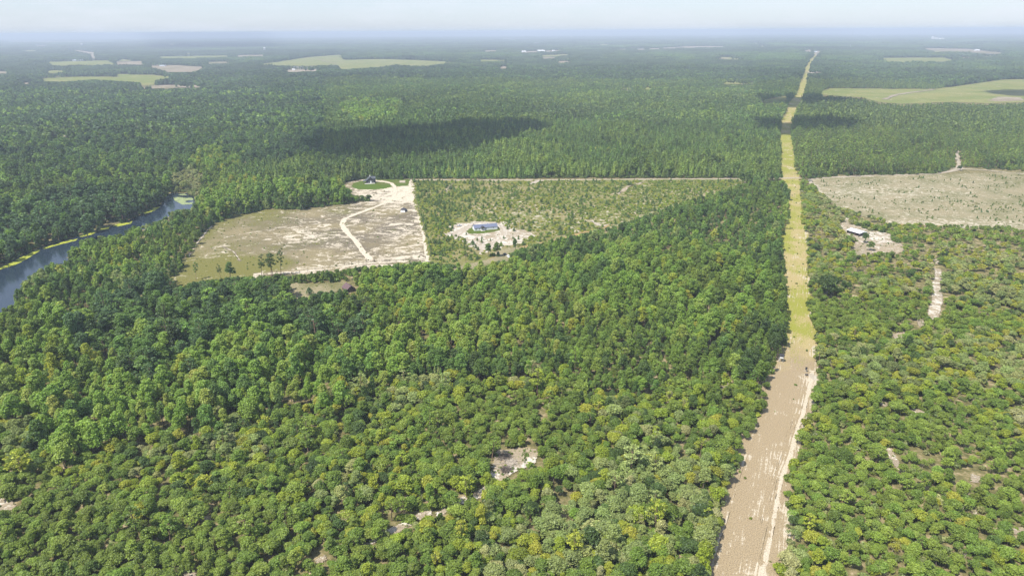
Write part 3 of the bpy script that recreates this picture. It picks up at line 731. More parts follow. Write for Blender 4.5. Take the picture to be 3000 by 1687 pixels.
def tubes(paths, sides=5):
    V, F, b = [], [], 0
    for pts, rad in paths:
        pts = np.array(pts, float); n = len(pts)
        for i in range(n):
            d = unit(pts[min(i+1, n-1)]-pts[max(i-1, 0)]); a = unit(np.cross(d, [.31, .95, .12])); c = np.cross(d, a)
            for k in range(sides):
                t = 6.2832*k/sides; V.append(pts[i]+(a*math.cos(t)+c*math.sin(t))*rad[i])
        for i in range(n-1):
            for k in range(sides): F.append((b+i*sides+k, b+i*sides+(k+1) % sides, b+(i+1)*sides+(k+1) % sides, b+(i+1)*sides+k))
        b += n*sides
    return np.array(V), np.array(F), np.ones(len(V))

def trunk_paths(rs, h0, r0, limbs, spread, ztop):
    b = (rs.rand(2)-.5)*.5
    P = [((0, 0, -.3), r0*1.25), ((b[0]*.4, b[1]*.4, h0*.5), r0), ((b[0], b[1], h0), r0*.75), ((b[0]*1.3, b[1]*1.3, ztop), r0*.15)]
    out = [([p for p, _ in P], [r for _, r in P])]
    for k in range(limbs):
        a = k*6.283/limbs+rs.rand(); z = h0*(.75+.35*rs.rand()); e = spread*(.6+.4*rs.rand())
        out.append(([(b[0]*z/h0, b[1]*z/h0, z), (e*.5*math.cos(a), e*.5*math.sin(a), z+(ztop-z)*.35), (e*math.cos(a), e*math.sin(a), z+(ztop-z)*(.5+.3*rs.rand()))], [r0*.5, r0*.33, r0*.1]))
    return out

PROTO = bpy.data.collections.new('tree_models')
MODEL = {}          # name -> (crown mesh, trunk mesh)
ORDER = []
def add_model(name, crown, trunk, leafmat, barkmat):
    """parts for the trees that stand as objects, and both joined for the forest masses"""
    V, F, L = crown
    cm = np_mesh(name+'_crown', V, F, {'lv': L}); cm.materials.append(M[leafmat])
    tm = None
    if trunk is not None:
        tv, tf, tl = trunk
        tm = np_mesh(name+'_trunk', tv, tf); tm.materials.append(M[barkmat])
        V2, F2, L2 = cat_parts([crown, trunk])
    else: V2, F2, L2 = crown
    jm = np_mesh(name, V2, F2, {'lv': L2}); jm.materials.append(M[leafmat])
    if trunk is not None:
        jm.materials.append(M[barkmat])
        mi = np.zeros(len(F2), np.int32); mi[len(F):] = 1
        jm.polygons.foreach_set('material_index', mi)
    MODEL[name] = (cm, tm)
    nm = 'm%02d_%s' % (len(ORDER), name)
    PROTO.objects.link(bpy.data.objects.new(nm, jm)); ORDER.append(name)

def IDX(prefix): return [i for i, n in enumerate(ORDER) if n.startswith(prefix)]
rs = np.random.RandomState
for i in range(5):
    r_ = rs(10+i); sq = (1, 1.15, .85, 1.05, .95)[i]
    add_model('oak0_%d' % i, broad_crown(r_, 1500, .36, 2.4*sq, 1.3, 7.0, 16+i, .46, (.16, .48)), tubes(trunk_paths(r_, 2.6, .13, 4, 1.6, 5.4)), 'leaf', 'bark')
for i in range(4):
    r_ = rs(30+i)
    add_model('hardwood0_%d' % i, broad_crown(r_, 1700, .38, 2.5, 2.2, 12.0, 27, .44, (.15, .42), .62), tubes(trunk_paths(r_, 5.0, .17, 4, 1.4, 10.5)), 'leaf', 'bark')
for i in range(3):
    r_ = rs(50+i)
    add_model('spindly0_%d' % i, broad_crown(r_, 650, .30, 2.3, 1.6, 5.6, 18, 0, (.2, .36)), tubes(trunk_paths(r_, 1.8, .09, 6, 1.9, 5.0)), 'leaf', 'dead_wood')
for i in range(3):
    r_ = rs(60+i); cr, cc = tufted_crown(r_, 620, .5, 14.0, 6.6, 2.5)
    add_model('pine0_%d' % i, cr, tubes([([(0, 0, -.3), (.1, 0, 7), (0, .1, 13.6)], [.2, .15, .05])]+[([(0, 0, c[2]-.5), tuple(c)], [.05, .02]) for c in cc[:-1]], 5), 'needle', 'pine_bark')
for i in range(3):
    r_ = rs(70+i)
    add_model('spire0_%d' % i, pine_crown(r_, 420, .5, 10.5, 2.6, 1.75, .8), tubes([([(0, 0, -.3), (0, 0, 5), (0, 0, 10.2)], [.15, .11, .03])]), 'needle', 'pine_bark')
for i in range(4):
    r_ = rs(80+i)
    add_model('oak1_%d' % i, broad_crown(r_, 380, .64, 2.4, 1.7, 7.0, 13, .58, (.3, .48)), None, 'leaf', 'bark')
for i in range(4):
    r_ = rs(90+i)
    add_model('hardwood1_%d' % i, broad_crown(r_, 420, .70, 2.5, 2.2, 12.0, 19, .54, (.24, .44), .6), tubes([([(0, 0, -.3), (0, 0, 6)], [.17, .12])], 4), 'leaf', 'bark')
for i in range(3):
    r_ = rs(100+i); cr, cc = tufted_crown(r_, 190, .85, 14.0, 6.2, 2.4, 11)
    add_model('pine1_%d' % i, cr, tubes([([(0, 0, -.3), (.1, 0, 7), (0, .1, 13.6)], [.2, .15, .05])], 4), 'needle', 'pine_bark')
for i in range(4):
    r_ = rs(110+i)
    add_model('spire1_%d' % i, pine_crown(r_, 130, .8, 10.5, 2.2, 1.8, .8), tubes([([(0, 0, -.3), (0, 0, 4)], [.16, .12])], 4), 'needle', 'pine_bark')
for i in range(3):
    r_ = rs(120+i)
    add_model('broad2_%d' % i, broad_crown(r_, 60, 1.6, 2.5, 1.5, 9.0, 9, .8, (.36, .5)), None, 'leaf', 'bark')
for i in range(3):
    r_ = rs(130+i)
    add_model('spire2_%d' % i, pine_crown(r_, 34, 1.5, 10.5, 1.2, 1.8, .8), None, 'needle', 'pine_bark')
for i in range(3):
    r_ = rs(140+i)
    add_model('bush_%d' % i, broad_crown(r_, 150, .36, 1.0, -.25, 1.3, 7, .6, (.35, .55)), None, 'leaf', 'bark')
for i in range(3):
    r_ = rs(150+i)
    add_model('sapling_%d' % i, pine_crown(r_, 150, .34, 3.2, .15, 1.05, .8), None, 'needle', 'pine_bark')
for i in range(6):     # a patch of far forest, 48 m square
    r_ = rs(160+i); parts = []
    gx_, gy_ = np.meshgrid((np.arange(8)+.5)*6-24, (np.arange(8)+.5)*6-24)
    for x, y in zip((gx_+r_.uniform(-2.6, 2.6, gx_.shape)).ravel(), (gy_+r_.uniform(-2.6, 2.6, gx_.shape)).ravel()):
        h = r_.uniform(8, 14.5); R = r_.uniform(2.6, 4.2) if i < 4 else r_.uniform(2.2, 3.2)
        v, f, l_ = quad_sphere((x, y, h*.52), (R, R, h*.48), r_, 2, .2)
        if i >= 4: v[:, :2] = np.array([x, y])+(v[:, :2]-np.array([x, y]))*np.clip(1.25-v[:, 2:3]/h, .2, 1.2)
        parts.append((v, f, l_*r_.uniform(.86, 1.14)))
    add_model('patch_%d' % i, cat_parts(parts), None, 'leaf', 'bark')

# ------------------------------------------------------------------ where the trees stand
RNG = np.random.RandomState(77)
def candidates(d0, d1, sp, rows=False, u0=-420, u1=3420):
    xm = d1*(1.25 if rows else 0.98)
    sx, sy, jt = (sp*.78, sp*1.2, .24) if rows else (sp, sp, .42)
    xs, ys = np.arange(-xm, xm, sx), np.arange(-.6*d1 if rows else max(d0*.55, 60), d1*(1.2 if rows else 1), sy)
    X, Y = np.meshgrid(xs, ys)
    X = X+(np.arange(len(ys)) % 2)[:, None]*sx*.5
    X = X.ravel()+RNG.uniform(-jt, jt, X.size)*sx; Y = Y.ravel()+RNG.uniform(-jt, jt, Y.size)*sy
    if rows: X, Y = X*math.cos(1.05)-Y*math.sin(1.05), X*math.sin(1.05)+Y*math.cos(1.05)     # planted rows run aslant
    d = np.hypot(X, Y)
    k = (d >= d0) & (d < d1) & (np.abs(X) < Y*1.0+40) & (Y > 50)
    X, Y = X[k], Y[k]
    px, py, _ = proj(np.stack([X, Y, X*0], 1))
    k = (px > u0) & (px < u1) & (py < 2150)
    return X[k], Y[k], px[k], py[k]

def blocked(X, Y, h, r):
    """true where a tree would stand in, or hide, open ground that the photograph shows"""
    z0 = np.zeros_like(X); b = np.zeros(X.shape, bool)
    for dx, zz in ((0, z0), (0, h*.97), (0, h*.55), (-.8, h*.6), (.8, h*.6)):
        px, py, _ = proj(np.stack([X+r*dx, Y, zz], 1)); b |= look(CLEAR, px, py)
    return b

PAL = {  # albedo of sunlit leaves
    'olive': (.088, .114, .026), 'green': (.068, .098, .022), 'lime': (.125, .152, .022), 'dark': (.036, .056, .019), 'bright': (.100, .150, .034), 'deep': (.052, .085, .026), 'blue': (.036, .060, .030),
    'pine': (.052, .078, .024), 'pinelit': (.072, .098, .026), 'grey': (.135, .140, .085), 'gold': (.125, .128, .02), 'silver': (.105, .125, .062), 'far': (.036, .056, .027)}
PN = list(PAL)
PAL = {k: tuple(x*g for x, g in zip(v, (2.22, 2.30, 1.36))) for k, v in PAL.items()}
PA = np.array([PAL[k] for k in PN])
def pick(weights, n, sh):
    """choose a leaf colour per tree; 'sh' in 0..1 (smooth noise) groups like with like"""
    w = np.array([weights.get(k, 0) for k in PN], float); c = np.cumsum(w/w.sum())
    t = np.clip(sh*.66+RNG.rand(n)*.34, 0, .9999)
    t = np.argsort(np.argsort(t))/max(n, 1)
    return np.searchsorted(c, t)

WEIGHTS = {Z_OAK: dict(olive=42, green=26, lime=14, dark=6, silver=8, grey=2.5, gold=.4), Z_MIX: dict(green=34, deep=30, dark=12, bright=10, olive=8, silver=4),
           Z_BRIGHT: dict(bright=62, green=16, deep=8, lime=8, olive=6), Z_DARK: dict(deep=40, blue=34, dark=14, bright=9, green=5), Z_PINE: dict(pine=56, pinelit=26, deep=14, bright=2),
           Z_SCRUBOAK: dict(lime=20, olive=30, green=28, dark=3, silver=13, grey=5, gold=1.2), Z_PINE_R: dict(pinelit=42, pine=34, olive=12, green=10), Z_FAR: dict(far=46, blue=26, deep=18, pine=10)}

BUCKET = {k: [] for k in ('oak', 'hardwood', 'pine', 'bush', 'far')}     # lists of (X,Y,scale xyz,proto,colour index,h,r)
def emit(kind, X, Y, sx, sz, proto, ci, h, r, bright=None, var=.14):
    n = len(X)
    if n == 0: return
    tint = PA[ci]*(1+var*RNG.randn(n, 1))*(1+.02*RNG.randn(n, 3))
    if bright is not None: tint = tint*bright[:, None]
    BUCKET[kind].append(np.column_stack([X, Y, sx, sz, proto, ci, h, r, np.clip(tint, .01, .4)]))

def plant(d0, d1, sp, lod, rows=False):
    X, Y, px, py = candidates(d0, d1, sp, rows)
    j = np.stack([vnoise(X/5, Y/5, 41)-.5, vnoise(X/5, Y/5, 42)-.5])*70+np.stack([vnoise(X/22, Y/22, 43)-.5, vnoise(X/22, Y/22, 44)-.5])*150
    j = j*np.clip(260/np.hypot(X, Y), .05, 1)**1.6*(np.abs(px-2330) > 90)
    Z = look(ZONE, px+j[0], py+j[1])
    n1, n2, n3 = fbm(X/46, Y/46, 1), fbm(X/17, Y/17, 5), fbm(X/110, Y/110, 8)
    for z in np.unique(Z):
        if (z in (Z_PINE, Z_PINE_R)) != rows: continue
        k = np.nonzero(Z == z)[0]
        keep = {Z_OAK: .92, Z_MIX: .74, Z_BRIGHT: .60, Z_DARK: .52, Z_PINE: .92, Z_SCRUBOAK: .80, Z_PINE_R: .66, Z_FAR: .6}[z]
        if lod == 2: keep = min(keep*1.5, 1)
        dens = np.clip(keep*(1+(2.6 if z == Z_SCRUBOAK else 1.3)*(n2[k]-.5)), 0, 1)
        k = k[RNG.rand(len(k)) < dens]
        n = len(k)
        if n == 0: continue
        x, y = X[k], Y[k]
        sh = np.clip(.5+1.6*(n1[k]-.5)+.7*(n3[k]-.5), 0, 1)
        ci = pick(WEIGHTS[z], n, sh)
        u = RNG.rand(n)
        sp_ = np.full(n, 0)      # 0 oak 1 hardwood 2 old pine 3 spire 4 spindly
        if z == Z_OAK: sp_ = np.where(u < .05, 4, np.where(u < .08, 2, np.where(u < .24, 1, 0)))
        elif z == Z_MIX: sp_ = np.where(u < .62, 1, np.where(u < .72, 3, np.where(u < .78, 2, 0)))
        elif z == Z_BRIGHT: sp_ = np.where(u < .9, 1, 0)
        elif z == Z_DARK: sp_ = np.where(u < .72, 1, np.where(u < .9, 2, 3))
        elif z == Z_PINE: sp_ = np.where((u < .05) | (n2[k] > .68), 1, 3)
        elif z == Z_SCRUBOAK: sp_ = np.where(u < .25, 4, np.where(u < .27, 2, np.where(u < .36, 1, 0)))
        elif z == Z_PINE_R: sp_ = np.where(u < .45, 2, np.where(u < .9, 3, 0))
        elif z == Z_FAR: sp_ = np.where(u < .55, 1, 3)
        grey = inside(GREY_SHRUB, px[k], py[k])
        ci[grey] = np.where(RNG.rand(grey.sum()) < .7, PN.index('grey'), PN.index('silver')); sp_[grey] = np.where(RNG.rand(grey.sum()) < .5, 4, 0)
        H0 = np.array([7.0, 12.0, 14.0, 10.5, 5.6])[sp_]; R0 = np.array([2.4, 2.5, 2.4, 1.75, 2.3])[sp_]
        zs = {Z_OAK: .55, Z_MIX: .55, Z_BRIGHT: .64, Z_DARK: .76, Z_PINE: .80, Z_SCRUBOAK: .49, Z_PINE_R: .74, Z_FAR: .85}[z]
        s = zs*(.72+.72*RNG.rand(n)**2.2)*(1+.6*(n1[k]-.5))
        sx = s*(1.0+.22*RNG.rand(n)) * {Z_OAK: 1.16, Z_SCRUBOAK: 1.22, Z_MIX: 1.1, Z_BRIGHT: 1.18, Z_DARK: 1.3, Z_FAR: 1.4}.get(z, 1.05)
        sz = s*(.86+.22*RNG.rand(n)) * {Z_OAK: .92, Z_SCRUBOAK: .9, Z_MIX: 1.08, Z_BRIGHT: 1.14, Z_DARK: 1.08}.get(z, 1.0)
        if lod == 2: sx = sx*1.18
        if z == Z_OAK: tall = (sp_ == 1); sz = np.where(tall, sz*.82, sz); sx = np.where(tall, sx*.85, sx)
        if z == Z_SCRUBOAK: sz = np.where(sp_ == 1, sz*.85, sz)
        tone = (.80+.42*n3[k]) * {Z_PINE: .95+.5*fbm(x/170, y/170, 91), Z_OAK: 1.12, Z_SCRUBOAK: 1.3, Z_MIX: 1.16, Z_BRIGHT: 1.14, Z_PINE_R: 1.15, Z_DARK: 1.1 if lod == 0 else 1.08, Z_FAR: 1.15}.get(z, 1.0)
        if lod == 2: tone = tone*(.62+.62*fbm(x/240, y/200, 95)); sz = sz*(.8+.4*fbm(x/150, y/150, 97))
        h, r = H0*sz, R0*sx
        bl = blocked(x, y, h, r)
        # low growth fills the forest edge where a tall tree would hide the open ground
        h2, r2 = 2.4*np.ones(n)*(.6+.6*RNG.rand(n)), 1.3*np.ones(n)
        lo = bl & ~blocked(x, y, h2, r2) & (lod < 2)
        pb = np.array(IDX('bush_'))
        if lo.any():
            q = np.nonzero(lo)[0]; m = len(q)
            emit('bush', x[q], y[q], 1.2*(.8+.7*RNG.rand(m)), h2[q]/1.3, pb[RNG.randint(0, len(pb), m)], ci[q], h2[q], r2[q])
        ok = ~bl
        if lod < 2:            # shrubs along the foot of a forest edge that faces the viewer
            fr = np.nonzero(ok & (look(CLEAR, px[k], py[k]+16) | look(CLEAR, px[k], py[k]+10) | look(CLEAR, px[k], py[k]+5)))[0]
            for rep in range(3):
                m = len(fr); xb, yb = x[fr]+RNG.uniform(-1.6, 1.6, m), y[fr]-RNG.uniform(.2, 1.5, m); hb = .8+1.6*RNG.rand(m)
                g = ~blocked(xb, yb, np.zeros(m), np.zeros(m)); m = g.sum()
                emit('bush', xb[g], yb[g], 1.0+.7*RNG.rand(m), hb[g]/1.3, pb[RNG.randint(0, 3, m)], ci[fr][g], hb[g], np.ones(m))
        for si, (kind, nm) in enumerate((('oak', 'oak'), ('hardwood', 'hardwood'), ('pine', 'pine'), ('pine', 'spire'), ('oak', 'spindly'))):
            q = np.nonzero(ok & (sp_ == si))[0]; m = len(q)
            if m == 0: continue
            if lod == 2: ps = IDX('broad2_') if si in (0, 1, 4) else IDX('spire2_')
            else: ps = IDX('%s%d_' % (nm, lod)) or IDX('oak1_')
            ps = np.array(ps); fac = 1.0
            szq = sz[q]
            if lod == 2: szq = h[q]/(9.0 if si in (0, 1, 4) else 10.5)
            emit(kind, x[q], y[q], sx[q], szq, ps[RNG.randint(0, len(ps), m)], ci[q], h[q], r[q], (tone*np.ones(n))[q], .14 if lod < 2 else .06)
        if z in (Z_OAK, Z_SCRUBOAK) and lod == 0:      # undergrowth between the crowns
            m = int(n*(.3 if z == Z_OAK else .75)); q = RNG.randint(0, n, m)
            xb, yb = x[q]+RNG.uniform(-3, 3, m), y[q]+RNG.uniform(-3, 3, m); hb = .6+1.4*RNG.rand(m)
            g = ~blocked(xb, yb, hb, 1.0*np.ones(m)); m = g.sum()
            emit('bush', xb[g], yb[g], .7+.9*RNG.rand(m), hb[g]/1.3, pb[RNG.randint(0, 3, m)], pick(dict(olive=30, silver=30, grey=16, lime=14, green=20), m, RNG.rand(m)), hb[g], np.ones(m))

plant(95, 390, 2.3, 0)
plant(390, 960, 2.9, 1)
plant(390, 960, 3.0, 1, True)
plant(960, 2450, 4.5, 2)
plant(960, 2450, 4.0, 2, True)

# low growth on the open ground
def scatter(poly, sp, prob, fn):
    P = np.array(poly, float); Wd = unproj(P[:, 0], P[:, 1])
    xs, ys = np.arange(Wd[:, 0].min(), Wd[:, 0].max(), sp), np.arange(Wd[:, 1].min(), Wd[:, 1].max(), sp)
    X, Y = np.meshgrid(xs, ys); X = X.ravel()+RNG.uniform(-.5, .5, X.size)*sp; Y = Y.ravel()+RNG.uniform(-.5, .5, Y.size)*sp
    px, py, _ = proj(np.stack([X, Y, X*0], 1))
    k = inside(poly, px, py) & (RNG.rand(len(X)) < (prob(px, py, X, Y) if callable(prob) else prob)) & (px > -100) & (px < 3150)
    fn(X[k], Y[k], px[k], py[k])
KEEP_OUT = [HOUSEYARD, [(1200,520),(2300,518),(2300,529),(1200,531)], ROAD_CLEAR, [(1550,546),(1560,534),(1578,529),(1596,529),(1570,537)], [(1806,570),(1830,550),(1884,531),(1890,536),(1850,550),(1820,572)]]
def not_in(px, py): return ~np.any([inside(p, px, py) for p in KEEP_OUT], axis=0)
YOUNG = []
def scrub_fn(X, Y, px, py):
    g = not_in(px, py); X, Y, px, py = X[g], Y[g], px[g], py[g]; n = len(X)
    pb, psap = np.array(IDX('bush_')), np.array(IDX('sapling_'))
    pine = RNG.rand(n) < .15+.2*(px < 1420)
    q = np.nonzero(~pine)[0]; m = len(q); s = .4+.65*RNG.rand(m)
    emit('bush', X[q], Y[q], s*1.2, s*.8, pb[RNG.randint(0, 3, m)], pick(dict(olive=36, lime=34, green=14, silver=10, grey=4), m, fbm(X[q]/25, Y[q]/25, 3)), s*1.1, s*1.1, np.full(m, 1.25))
    q = np.nonzero(pine)[0]; m = len(q); s = .5+.65*RNG.rand(m)**1.5
    emit('pine', X[q], Y[q], s*1.5, s*.9, psap[RNG.randint(0, 3, m)], pick(dict(pine=50, pinelit=25, deep=25, green=12), m, RNG.rand(m)), 3.2*s, s*1.05)
scatter(SCRUB, 2.2, lambda px, py, x, y: np.clip(.36+1.2*(fbm(x/14, y/14, 31)-.35)+.16*np.clip((1400-px)/120, 0, 1)+.4*np.clip((px-1750)/250, 0, 1), .05, .95), scrub_fn)
def cut_fn(X, Y, px, py):
    n = len(X); pb, psap = np.array(IDX('bush_')), np.array(IDX('sapling_')); pine = RNG.rand(n) < .25
    q = np.nonzero(~pine)[0]; m = len(q); s = .25+.5*RNG.rand(m)**2
    emit('bush', X[q], Y[q], s*1.2, s*.9, pb[RNG.randint(0, 3, m)], pick(dict(olive=40, silver=30, grey=40, green=14), m, RNG.rand(m)), s, s)
    q = np.nonzero(pine)[0]; m = len(q); s = .3+.4*RNG.rand(m)
    emit('pine', X[q], Y[q], s*1.1, s, psap[RNG.randint(0, 3, m)], pick(dict(pine=50, deep=25, green=12), m, RNG.rand(m)), 3.2*s, s)
scatter([(2400,530),(2734,516),(3150,512),(3150,668),(2962,660),(2751,652),(2610,645),(2520,618),(2452,600)], 2.2, lambda px, py, x, y: np.clip(1.5*(fbm(x/14, y/14, 33)-.42)**1.0, .015, .6), cut_fn)
def weedy(X, Y, px, py):
    pb = np.array(IDX('bush_')); m = len(X); s = .16+.3*RNG.rand(m)**2
    emit('bush', X, Y, s*1.4, s, pb[RNG.randint(0, 3, m)], pick(dict(olive=40, green=30, lime=20, grey=10), m, RNG.rand(m)), s, s)
scatter(STRIP_L[1:22]+STRIP_R[1:23][::-1], 2.2, lambda px, py, x, y: .02+.05*(py < 1060), weedy)
scatter(FIELD, 3.0, lambda px, py, x, y: np.where(px < 900, .22, .06)*(py > 558), weedy)
scatter(HOUSEYARD, 2.0, lambda px, py, x, y: .12*(py > 686), weedy)
scatter(REDBARN_CLEAR, 1.5, .3, weedy)
for g_ in GAPS+[LOG_CLEAR, SMALL_CLEAR]: scatter(g_, .8, lambda px, py, x, y: .10+.35*(fbm(x/2.5, y/2.5, 61) > .55), weedy)
scatter(BARNYARD, 1.2, lambda px, py, x, y: .25*(fbm(x/5, y/5, 62) > .55), weedy)

# far forest, in patches; single trees where a patch would run into a field
def far_forest():
    for d0, d1, cell, sc in ((2450, 6200, 46.0, 1.0), (6200, 15000, 92.0, 2.0)):
        xs, ys = np.arange(-d1*.9, d1*.9, cell), np.arange(d0*.7, d1, cell)
        X, Y = np.meshgrid(xs, ys); X, Y = X.ravel(), Y.ravel(); d = np.hypot(X, Y)
        k = (d >= d0) & (d < d1) & (np.abs(X) < Y*.92+100); X, Y = X[k], Y[k]
        cnt = np.zeros(len(X), int); subs = []
        for a in (-.42, -.14, .14, .42):
            for b in (-.42, -.14, .14, .42):
                x, y = X+a*cell, Y+b*cell; f = blocked(x, y, np.full(len(x), 11.), np.full(len(x), 3.)); cnt += f; subs.append((x, y, f))
        full = cnt == 0
        x, y = X[full], Y[full]; m = len(x)
        n1, n2 = fbm(x/420, y/420, 51), fbm(x/1500, y/900, 57)
        ci = pick(WEIGHTS[Z_FAR], m, np.clip(.5+1.5*(n1-.5), 0, 1))
        pp = np.where(n2 > .5, RNG.randint(0, 4, m), RNG.randint(4, 6, m)); pt = np.array(IDX('patch_'))
        hs = (.75+.6*n1)*(1+.15*RNG.randn(m))
        emit('far', x, y, np.full(m, sc*1.02), hs*(1.0 if sc == 1 else 1.25), pt[pp], ci, hs*12, np.full(m, 24.), .85+.5*(n2-.3))
        part = (cnt > 0) & (cnt < 16)
        for x, y, f in subs:
            q = part & ~f; x, y = x[q]+RNG.uniform(-3, 3, q.sum())*sc, y[q]+RNG.uniform(-3, 3, q.sum())*sc; m = len(x)
            if m == 0: continue
            ps = np.array(IDX('broad2_')+IDX('spire2_')); s = (1.0+.5*RNG.rand(m))*(1.25 if sc == 1 else 2)
            emit('far', x, y, s*1.3, 1.0+.4*RNG.rand(m), ps[RNG.randint(0, len(ps), m)], pick(WEIGHTS[Z_FAR], m, RNG.rand(m)), np.full(m, 11.), np.full(m, 3.))
far_forest()
DATA = {k: np.concatenate(v) for k, v in BUCKET.items()}

def gn_group():
    g = bpy.data.node_groups.new('scatter_models', 'GeometryNodeTree')
    g.interface.new_socket('Geometry', in_out='INPUT', socket_type='NodeSocketGeometry'); g.interface.new_socket('Geometry', in_out='OUTPUT', socket_type='NodeSocketGeometry')
    n, l = g.nodes, g.links
    gi, go, iop, ci = n.new('NodeGroupInput'), n.new('NodeGroupOutput'), n.new('GeometryNodeInstanceOnPoints'), n.new('GeometryNodeCollectionInfo')
    ci.inputs['Collection'].default_value = PROTO; ci.inputs['Separate Children'].default_value = True; ci.inputs['Reset Children'].default_value = True
    def attr(nm, ty):
        a = n.new('GeometryNodeInputNamedAttribute'); a.data_type = ty; a.inputs['Name'].default_value = nm; return a.outputs['Attribute']
    iop.inputs['Pick Instance'].default_value = True
    l.new(gi.outputs[0], iop.inputs['Points']); l.new(ci.outputs[0], iop.inputs['Instance']); l.new(attr('model', 'INT'), iop.inputs['Instance Index'])
    l.new(attr('turn', 'FLOAT_VECTOR'), iop.inputs['Rotation']); l.new(attr('size', 'FLOAT_VECTOR'), iop.inputs['Scale'])
    l.new(iop.outputs['Instances'], go.inputs[0])
    return g
GN = gn_group()
def mass(name, D, label, cat):
    n = len(D); me = bpy.data.meshes.new(name)
    me.vertices.add(n); me.vertices.foreach_set('co', np.column_stack([D[:, 0], D[:, 1], np.zeros(n)]).astype(np.float32).ravel())
    a = me.attributes.new('model', 'INT', 'POINT'); a.data.foreach_set('value', D[:, 4].astype(np.int32))
    rt = np.zeros((n, 3), np.float32); rt[:, 2] = RNG.rand(n)*6.283
    far = np.isin(D[:, 4].astype(int), IDX('patch_')); rt[far, 2] = np.round(rt[far, 2]/1.5708)*1.5708
    rt[~far, :2] = .09*RNG.randn((~far).sum(), 2)
    a = me.attributes.new('turn', 'FLOAT_VECTOR', 'POINT'); a.data.foreach_set('vector', rt.ravel())
    a = me.attributes.new('size', 'FLOAT_VECTOR', 'POINT'); sc = D[:, [2, 2, 3]].copy(); sc[~far, 1] *= RNG.uniform(.74, 1.3, (~far).sum()); a.data.foreach_set('vector', sc.astype(np.float32).ravel())
    a = me.attributes.new('tint', 'FLOAT_COLOR', 'POINT'); a.data.foreach_set('color', np.column_stack([D[:, 8:11], np.ones(n)]).astype(np.float32).ravel())
    o = link(name, me); md = o.modifiers.new('scatter', 'NODES'); md.node_group = GN
    return tag(o, label, cat, kind='stuff')
# ------------------------------------------------------------------ the trees that can be told apart, each an object with crown and trunk
def place_tree(name, model, loc, sx, sz, tint, label, cat, group=None, parts=True, turn=None):
    cm, tm = MODEL[model]
    t = random.random()*6.283 if turn is None else turn
    tint = [float(c) for c in tint]
    if not parts or tm is None:
        o = bpy.data.objects.new(name, cm); o.location = loc; o.scale = (sx, sx, sz); o.rotation_euler = (0, 0, t); o['tint'] = tint
        C.objects.link(o)
        return tag(o, label, cat, group)
    e = bpy.data.objects.new(name, None); e.location = loc; e.scale = (sx, sx*random.uniform(.8, 1.25), sz); e.rotation_euler = (random.gauss(0, .07), random.gauss(0, .07), t); e.empty_display_size = 1
    C.objects.link(e)
    for nm, me in (('crown', cm), ('trunk', tm)):
        o = bpy.data.objects.new(nm, me); o.parent = e; o['tint'] = tint; C.objects.link(o)
    return tag(e, label, cat, group)

